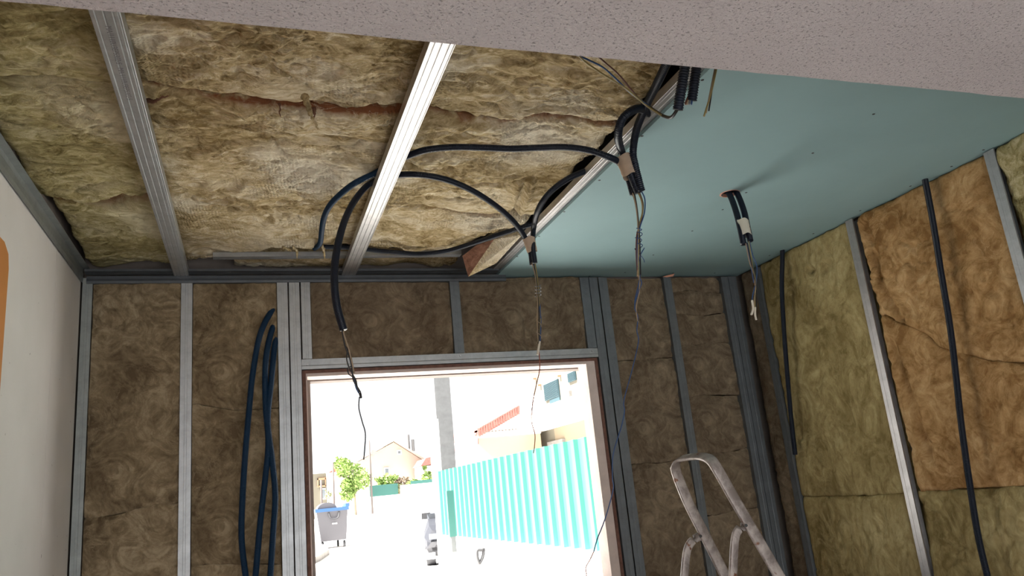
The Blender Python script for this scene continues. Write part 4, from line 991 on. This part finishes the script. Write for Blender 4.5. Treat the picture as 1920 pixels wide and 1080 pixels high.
# far houses and greenery
def rect_y(mb, x0, y0_, x1, y1_, Y, d=.12):
    a = PY(x0, y0_, Y); b = PY(x1, y1_, Y); mb.box((min(a.x, b.x), Y - d, min(a.z, b.z)), (max(a.x, b.x), Y, max(a.z, b.z))); return mb
YH = 112
hs = thing('gabled_house', 'large pale pink gabled house far down the street', 'house', (PY(725, 950, YH).x, YH, STREET))
L0, R0 = PY(655, 875, YH), PY(797, 866, YH); AP = PY(738, 829, YH)
hz = min(L0.z, R0.z)
gab = [(L0.x, YH, STREET), (R0.x, YH, STREET), (R0.x, YH, R0.z), (AP.x, YH, AP.z), (L0.x, YH, L0.z)]
MB().prism(gab, (0, 10, 0)).build('wall', 'pink_wall', hs)
for a, b in ((AP, L0), (AP, R0)):
    b2_ = b + (b - a) * .05
    MB().prism([(a.x, YH - .5, a.z + .1), (b2_.x, YH - .5, b2_.z + .1), (b2_.x, YH - .5, b2_.z + .38), (a.x, YH - .5, a.z + .38)], (0, 11, 0)).build('roof_slope', 'pink_wall', hs)
MB().box((L0.x - 1.9, YH + .5, STREET), (L0.x, YH + 9, L0.z - 1.0)).build('side_wing', 'pink_wall', hs)
for x0, y0_, x1, y1_ in ((720, 877, 731, 892), (744, 844, 753, 852)):
    wq = rect_y(MB(), x0, y0_, x1, y1_, YH, .15).build('window', 'white_out', hs)
    rect_y(MB(), x0 + 2, y0_ + 2, x1 - 2, y1_ - 1.5, YH - .14, .05).build('pane', 'glass_dark', wq)
dp = PY(700, 850, YH - 1); MB().cyl(dp, dp + Vector((.05, -.2, .1)), .35, .42, 20).build('satellite_dish', 'metal_post', hs)
for x0, t0, b0 in ((765, 815, 839), (774, 824, 843)):
    a = PY(x0, t0, YH + 3); b = PY(x0, b0 + 3, YH + 3); MB().cyl((a.x, YH + 3, b.z), (a.x, YH + 3, a.z), .22, n=12).build('chimney', 'concrete_pole', hs)
hr = thing('red_roofed_house', 'low house with a red tiled roof showing right of the pink gabled house', 'house', (PY(803, 880, 100).x, 104, STREET))
a, b, c = PY(793, 872, 105), PY(812, 858, 105), PY(812, 868, 105)
MB().box((a.x, 106, STREET), (a.x + 6, 110.8, a.z - .1)).build('wall', 'white_out', hr)
MB().prism([(a.x - .3, 105, a.z - .1), (c.x + 2, 105, c.z), (c.x + 2, 105, b.z + .5), (b.x - 1, 105, b.z)], (0, 5.8, 0)).build('roof', 'roof', hr)

def foliage(root, cx_, cy_, cz, rx, ry, rz, n_, mat, seed, size=.28):
    rr = random.Random(seed); mb = MB()
    blobs = [(rr.uniform(-.6, .6), rr.uniform(-.6, .6), rr.uniform(-.7, .7), rr.uniform(.28, .5)) for _ in range(9)]
    for _ in range(n_):
        bx, by, bz, br = rr.choice(blobs)
        d = Vector((rr.gauss(0, 1), rr.gauss(0, 1), rr.gauss(0, 1))).normalized() * br * rr.uniform(.5, 1)
        p = Vector((cx_ + (bx + d.x) * rx, cy_ + (by + d.y) * ry, cz + (bz + d.z) * rz))
        a = Vector((rr.gauss(0, 1), rr.gauss(0, 1), rr.gauss(0, 1))).normalized(); b = a.orthogonal().normalized() * size * rr.uniform(.6, 1.3); a = a.cross(b).normalized() * size * rr.uniform(.5, 1)
        mb.add([p - a, p - b * .5, p + a, p + b * .5], [(0, 1, 2, 3)])
    return mb.build('foliage', mat, root)
def tree(px, py, Y, rx, rz, n_, mat, seed, lab, trunk=True, name='tree', size=.28):
    c = PY(px, py, Y); t = thing(name, lab, 'tree' if name == 'tree' else 'shrub', (c.x, Y, STREET))
    foliage(t, c.x, Y, c.z, rx, rx, rz, n_, mat, seed, size)
    MB().cyl((c.x, Y, STREET), (c.x, Y, c.z - rz * .2), .16, .08, 8).build('trunk', 'bark', t)
    return t
tree(664, 896, 98, 2.7, 2.8, 2400, 'leaf', 1, 'leafy bright green street tree before the pink gabled house')
tree(616, 930, 90, .6, .7, 200, 'leaf_pale', 3, 'small yellowish tree in front of the cream house', size=.15)
for px, py, rx, rz, mt, sd, lab in ((716, 905, 1.0, .9, 'leaf', 4, 'green shrub over the turquoise fence, left one'), (733, 903, 1.4, 1.0, 'leaf', 5, 'green shrub over the turquoise fence, before the house window'),
                                (757, 902, 1.2, .7, 'bark', 6, 'brownish shrub between the green ones behind the white wall'), (780, 903, 1.8, .6, 'leaf', 7, 'low green hedge above the white wall'),
                                (803, 890, 1.0, 1.5, 'leaf', 8, 'tall green bush beside the white pillar'), (748, 914, .9, .8, 'leaf_pale', 9, 'pale shrub spilling over the white wall corner')):
    tree(px, py, 106, rx, rz, 350, mt, sd, lab, name='shrub')
# far walls and fences
def farbox(name, mat, x0, x1, ty, by, Y, d=.3):
    a = PY(x0, ty, Y); b = PY(x1, ty, Y); return MB().box((a.x, Y, STREET if by is None else PY(x0, by, Y).z), (b.x, Y + d, a.z))
w1 = farbox('', '', 693, 752, 932, None, 103).build('garden_wall', 'white_out'); tag(w1, 'stained white garden wall under the far turquoise fence', 'wall')
w2 = farbox('', '', 751, 817, 910, None, 102).build('garden_wall', 'white_out'); tag(w2, 'taller plain white garden wall beside the pillar', 'wall')
w3 = farbox('', '', 655, 691, 927, None, 101).build('garden_wall', 'white_out'); tag(w3, 'white gate wall under the leafy street tree', 'wall')
f_ = farbox('', '', 693, 746, 911, 932, 103.1, .1).build('sheet_fence', 'shutter'); f_.data.materials[0] = M['teal_dark']; tag(f_, 'small turquoise sheet fence on the stained garden wall', 'fence')
f_ = farbox('', '', 770, 815, 902, 910, 102.1, .1).build('sheet_fence', 'teal_dark'); tag(f_, 'thin turquoise strip fence on the taller white garden wall', 'fence')
# poles
for px, t0, Y, lab in ((692, 826, 96, 'thin wooden street pole in front of the pink gabled house'), (624, 867, 92, 'thin wooden street pole left of the leafy street tree'), (602, 900, 88, 'short thin pole beside the cream house')):
    a = PY(px, t0, Y); mb = MB().cyl((a.x, Y, STREET), (a.x, Y, a.z), .13, .10, 10)
    tag(mb.build('street_pole', 'wood_pole', smooth=True), lab, 'pole')
# left far houses
hc = thing('cream_house', 'small cream house with an orange timber frame at the left end of the street', 'house', (PY(600, 940, 100).x, 100, STREET))
a, b = PY(575, 890, 100), PY(612, 890, 100); MB().box((a.x, 100, STREET), (b.x, 106, a.z)).build('wall', 'cream', hc)
for x0, y0_, x1, y1_ in ((595, 897, 611, 899), (595, 911, 611, 912.5), (595, 897, 597, 912), (609, 895, 611, 912)): rect_y(MB(), x0, y0_, x1, y1_, 100, .3).build('timber', 'rust_wood', hc)
wq = rect_y(MB(), 601, 916, 611, 936, 100, .15).build('window', 'white_out', hc); rect_y(MB(), 602, 918, 610, 934, 99.86, .05).build('pane', 'glass_dark', wq)
hw = thing('white_house', 'white house with a small red roof behind the left street pole', 'house', (PY(628, 940, 118).x, 118, STREET))
a, b = PY(612, 886, 118), PY(634, 884, 118); MB().box((a.x, 118, STREET), (b.x, 124, a.z)).build('wall', 'white_out', hw)
a, b = PY(618, 880, 118), PY(632, 885, 118); MB().prism([(a.x - .2, 117.5, b.z), (b.x + .3, 117.5, b.z), (b.x - .4, 117.5, a.z)], (0, 4, 0)).build('roof', 'roof', hw)
rect_y(MB(), 630, 939, 648, 950, 117.9, .3).build('gate', 'kerb', hw)

# right neighbour: orange-cream corner house with the red verge
YA = 30
ha = thing('corner_house', 'pale orange corner house with a red tiled gable edge behind the turquoise fence', 'house', (PY(950, 850, YA).x, YA, STREET))
c0, c1 = PY(897, 822, YA), PY(1013, 812, YA); zt2 = (c0.z + c1.z) / 2
MB().box((c0.x, YA, STREET), (c1.x, YA + 9, zt2)).build('wall', 'ochre', ha)
MB().box((c0.x - .02, YA - .02, zt2), (c1.x + .02, YA + 9, zt2 + .20)).build('white_cornice', 'white_out', ha)
g0_, g1_ = PY(893, 812, YA), PY(970, 768, YA); g2_ = PY(978, 806, YA)
MB().prism([(g0_.x, YA + .02, zt2 + .20), (g2_.x + 2.2, YA + .02, zt2 + .20), (g1_.x + .4, YA + .02, g1_.z - .1), (g1_.x, YA + .02, g1_.z - .08)], (0, 8, 0)).build('gable', 'white_out', ha)
mb = MB(); d_ = (g1_ - g0_); n_ = 17
for i in range(n_):
    p = g0_ + d_ * (i / n_); q = g0_ + d_ * ((i + .72) / n_)
    mb.prism([(p.x, YA - .25, p.z - .10), (q.x + .03, YA - .25, q.z - .20), (q.x + .05, YA - .25, q.z + .16), (p.x, YA - .25, p.z + .10)], (0, .5, 0))
mb.prism([(g0_.x, YA - .2, g0_.z + .02), (g1_.x, YA - .2, g1_.z + .0), (g1_.x, YA - .2, g1_.z + .14), (g0_.x, YA - .2, g0_.z + .14)], (0, 8, 0))
mb.build('red_roof_edge', 'roof', ha)
mb = MB()
for i in range(11):
    x0 = 903 + i * 6.3; p = PY(x0, 810 - i * .55, YA); mb.box((p.x, YA - .08, p.z - .03), (p.x + .06, YA, p.z + .02))
mb.build('eave_tiles', 'kerb', ha)
# side wall running away: pink band over white
sx = c0.x - .01
def side(x, pts, mat, name, parent, d=.03):
    v = [PX(a, b, x) for a, b in pts]; return MB().prism(v, (d, 0, 0)).build(name, mat, parent)
side(sx - .03, [(850, 841), (896, 821), (896, 833), (850, 851)], 'pink_stripe', 'pink_band', ha)
side(sx - .02, [(846, 852), (896, 832), (896, 905), (846, 905)], 'white_out', 'side_wall', ha)
side(sx - .10, [(848, 826), (893, 811), (893, 814), (848, 831)], 'roof', 'side_eave', ha)
# yellow apartment house: wall parallel to the depth axis
XB = 11.6
hb = thing('apartment_house', 'pale yellow apartment house with blue-green shutters at the upper right of the window view', 'house', (XB + 3, 25, STREET))
yA_ = PX(1003, 760, XB).y; 
MB().box((XB, 18.0, STREET), (XB + 8, yA_, EYE + 7.2)).build('wall', 'cream', hb)
zb1 = (PX(1050, 795, XB).z); zb0 = PX(1050, 760, XB).z
def sidebox(px0, py0, px1, py1, d, mat, name, parent=hb):
    a = PX(px0, py0, XB); b = PX(px1, py1, XB)
    return MB().box((XB - d, min(a.y, b.y), min(a.z, b.z)), (XB, max(a.y, b.y), max(a.z, b.z))).build(name, mat, parent)
za3, zb3 = PX(1030, 770, XB).z, PX(1030, 806, XB).z
MB().box((XB - .9, 18.0, zb3), (XB, yA_ - .3, za3)).build('white_balcony', 'white_out', hb)
MB().box((XB - .03, 18.0, STREET), (XB, yA_ - 2.0, zb3)).build('lower_wall', 'ochre_sun_toned', hb)
def shutter(p_tl, p_br, nm, slats=14):
    a = PX(*p_tl, XB); b = PX(*p_br, XB); y0_, y1_ = min(a.y, b.y), max(a.y, b.y); z0, z1 = min(a.z, b.z), max(a.z, b.z)
    fr = MB().box((XB - .06, y0_, z0), (XB - .01, y1_, z1)).build(nm, 'shutter', hb)
    mb = MB()
    for i in range(slats):
        z = z0 + (z1 - z0) * (i + .5) / slats; mb.prism([(XB - .09, y0_ + .03, z - .01), (XB - .06, y0_ + .03, z + .02), (XB - .06, y0_ + .03, z - .02)], (0, y1_ - y0_ - .06, 0))
    mb.build('slat', 'shutter', fr)
shutter((1021, 722), (1051, 742), 'window_shutter', 14)
shutter((1066, 701), (1082, 712), 'window_shutter', 10)
a = PX(1031, 746, XB); b = PX(1055, 762, XB); y0_, y1_ = min(a.y, b.y), max(a.y, b.y); z0, z1 = min(a.z, b.z) , max(a.z, b.z)
MB().box((XB - .05, y0_ + .1, z0), (XB - .01, y1_ - .05, z1 + .1)).build('balcony_door', 'shutter', hb)
mb = MB()
for z in (z0, z1): mb.box((XB - 1.0, y0_, z - .02), (XB - .96, y1_, z + .02))
for i in range(9):
    y = y0_ + (y1_ - y0_) * i / 8; mb.box((XB - 1.0, y - .012, z0), (XB - .97, y + .012, z1))
mb.build('balcony_railing', 'white_out', hb)
sidebox(1070, 733, 1074, 752, .12, 'kerb', 'downpipe')
sidebox(1032, 829, 1062, 833, .15, 'kerb', 'sill')
for px, py in ((1005, 710), (1014, 722), (1051, 705)):
    p = PX(px, py, XB); MB().box((XB - .15, p.y - .06, p.z - .03), (XB, p.y + .06, p.z + .03)).build('bracket', 'rust_wood', hb)
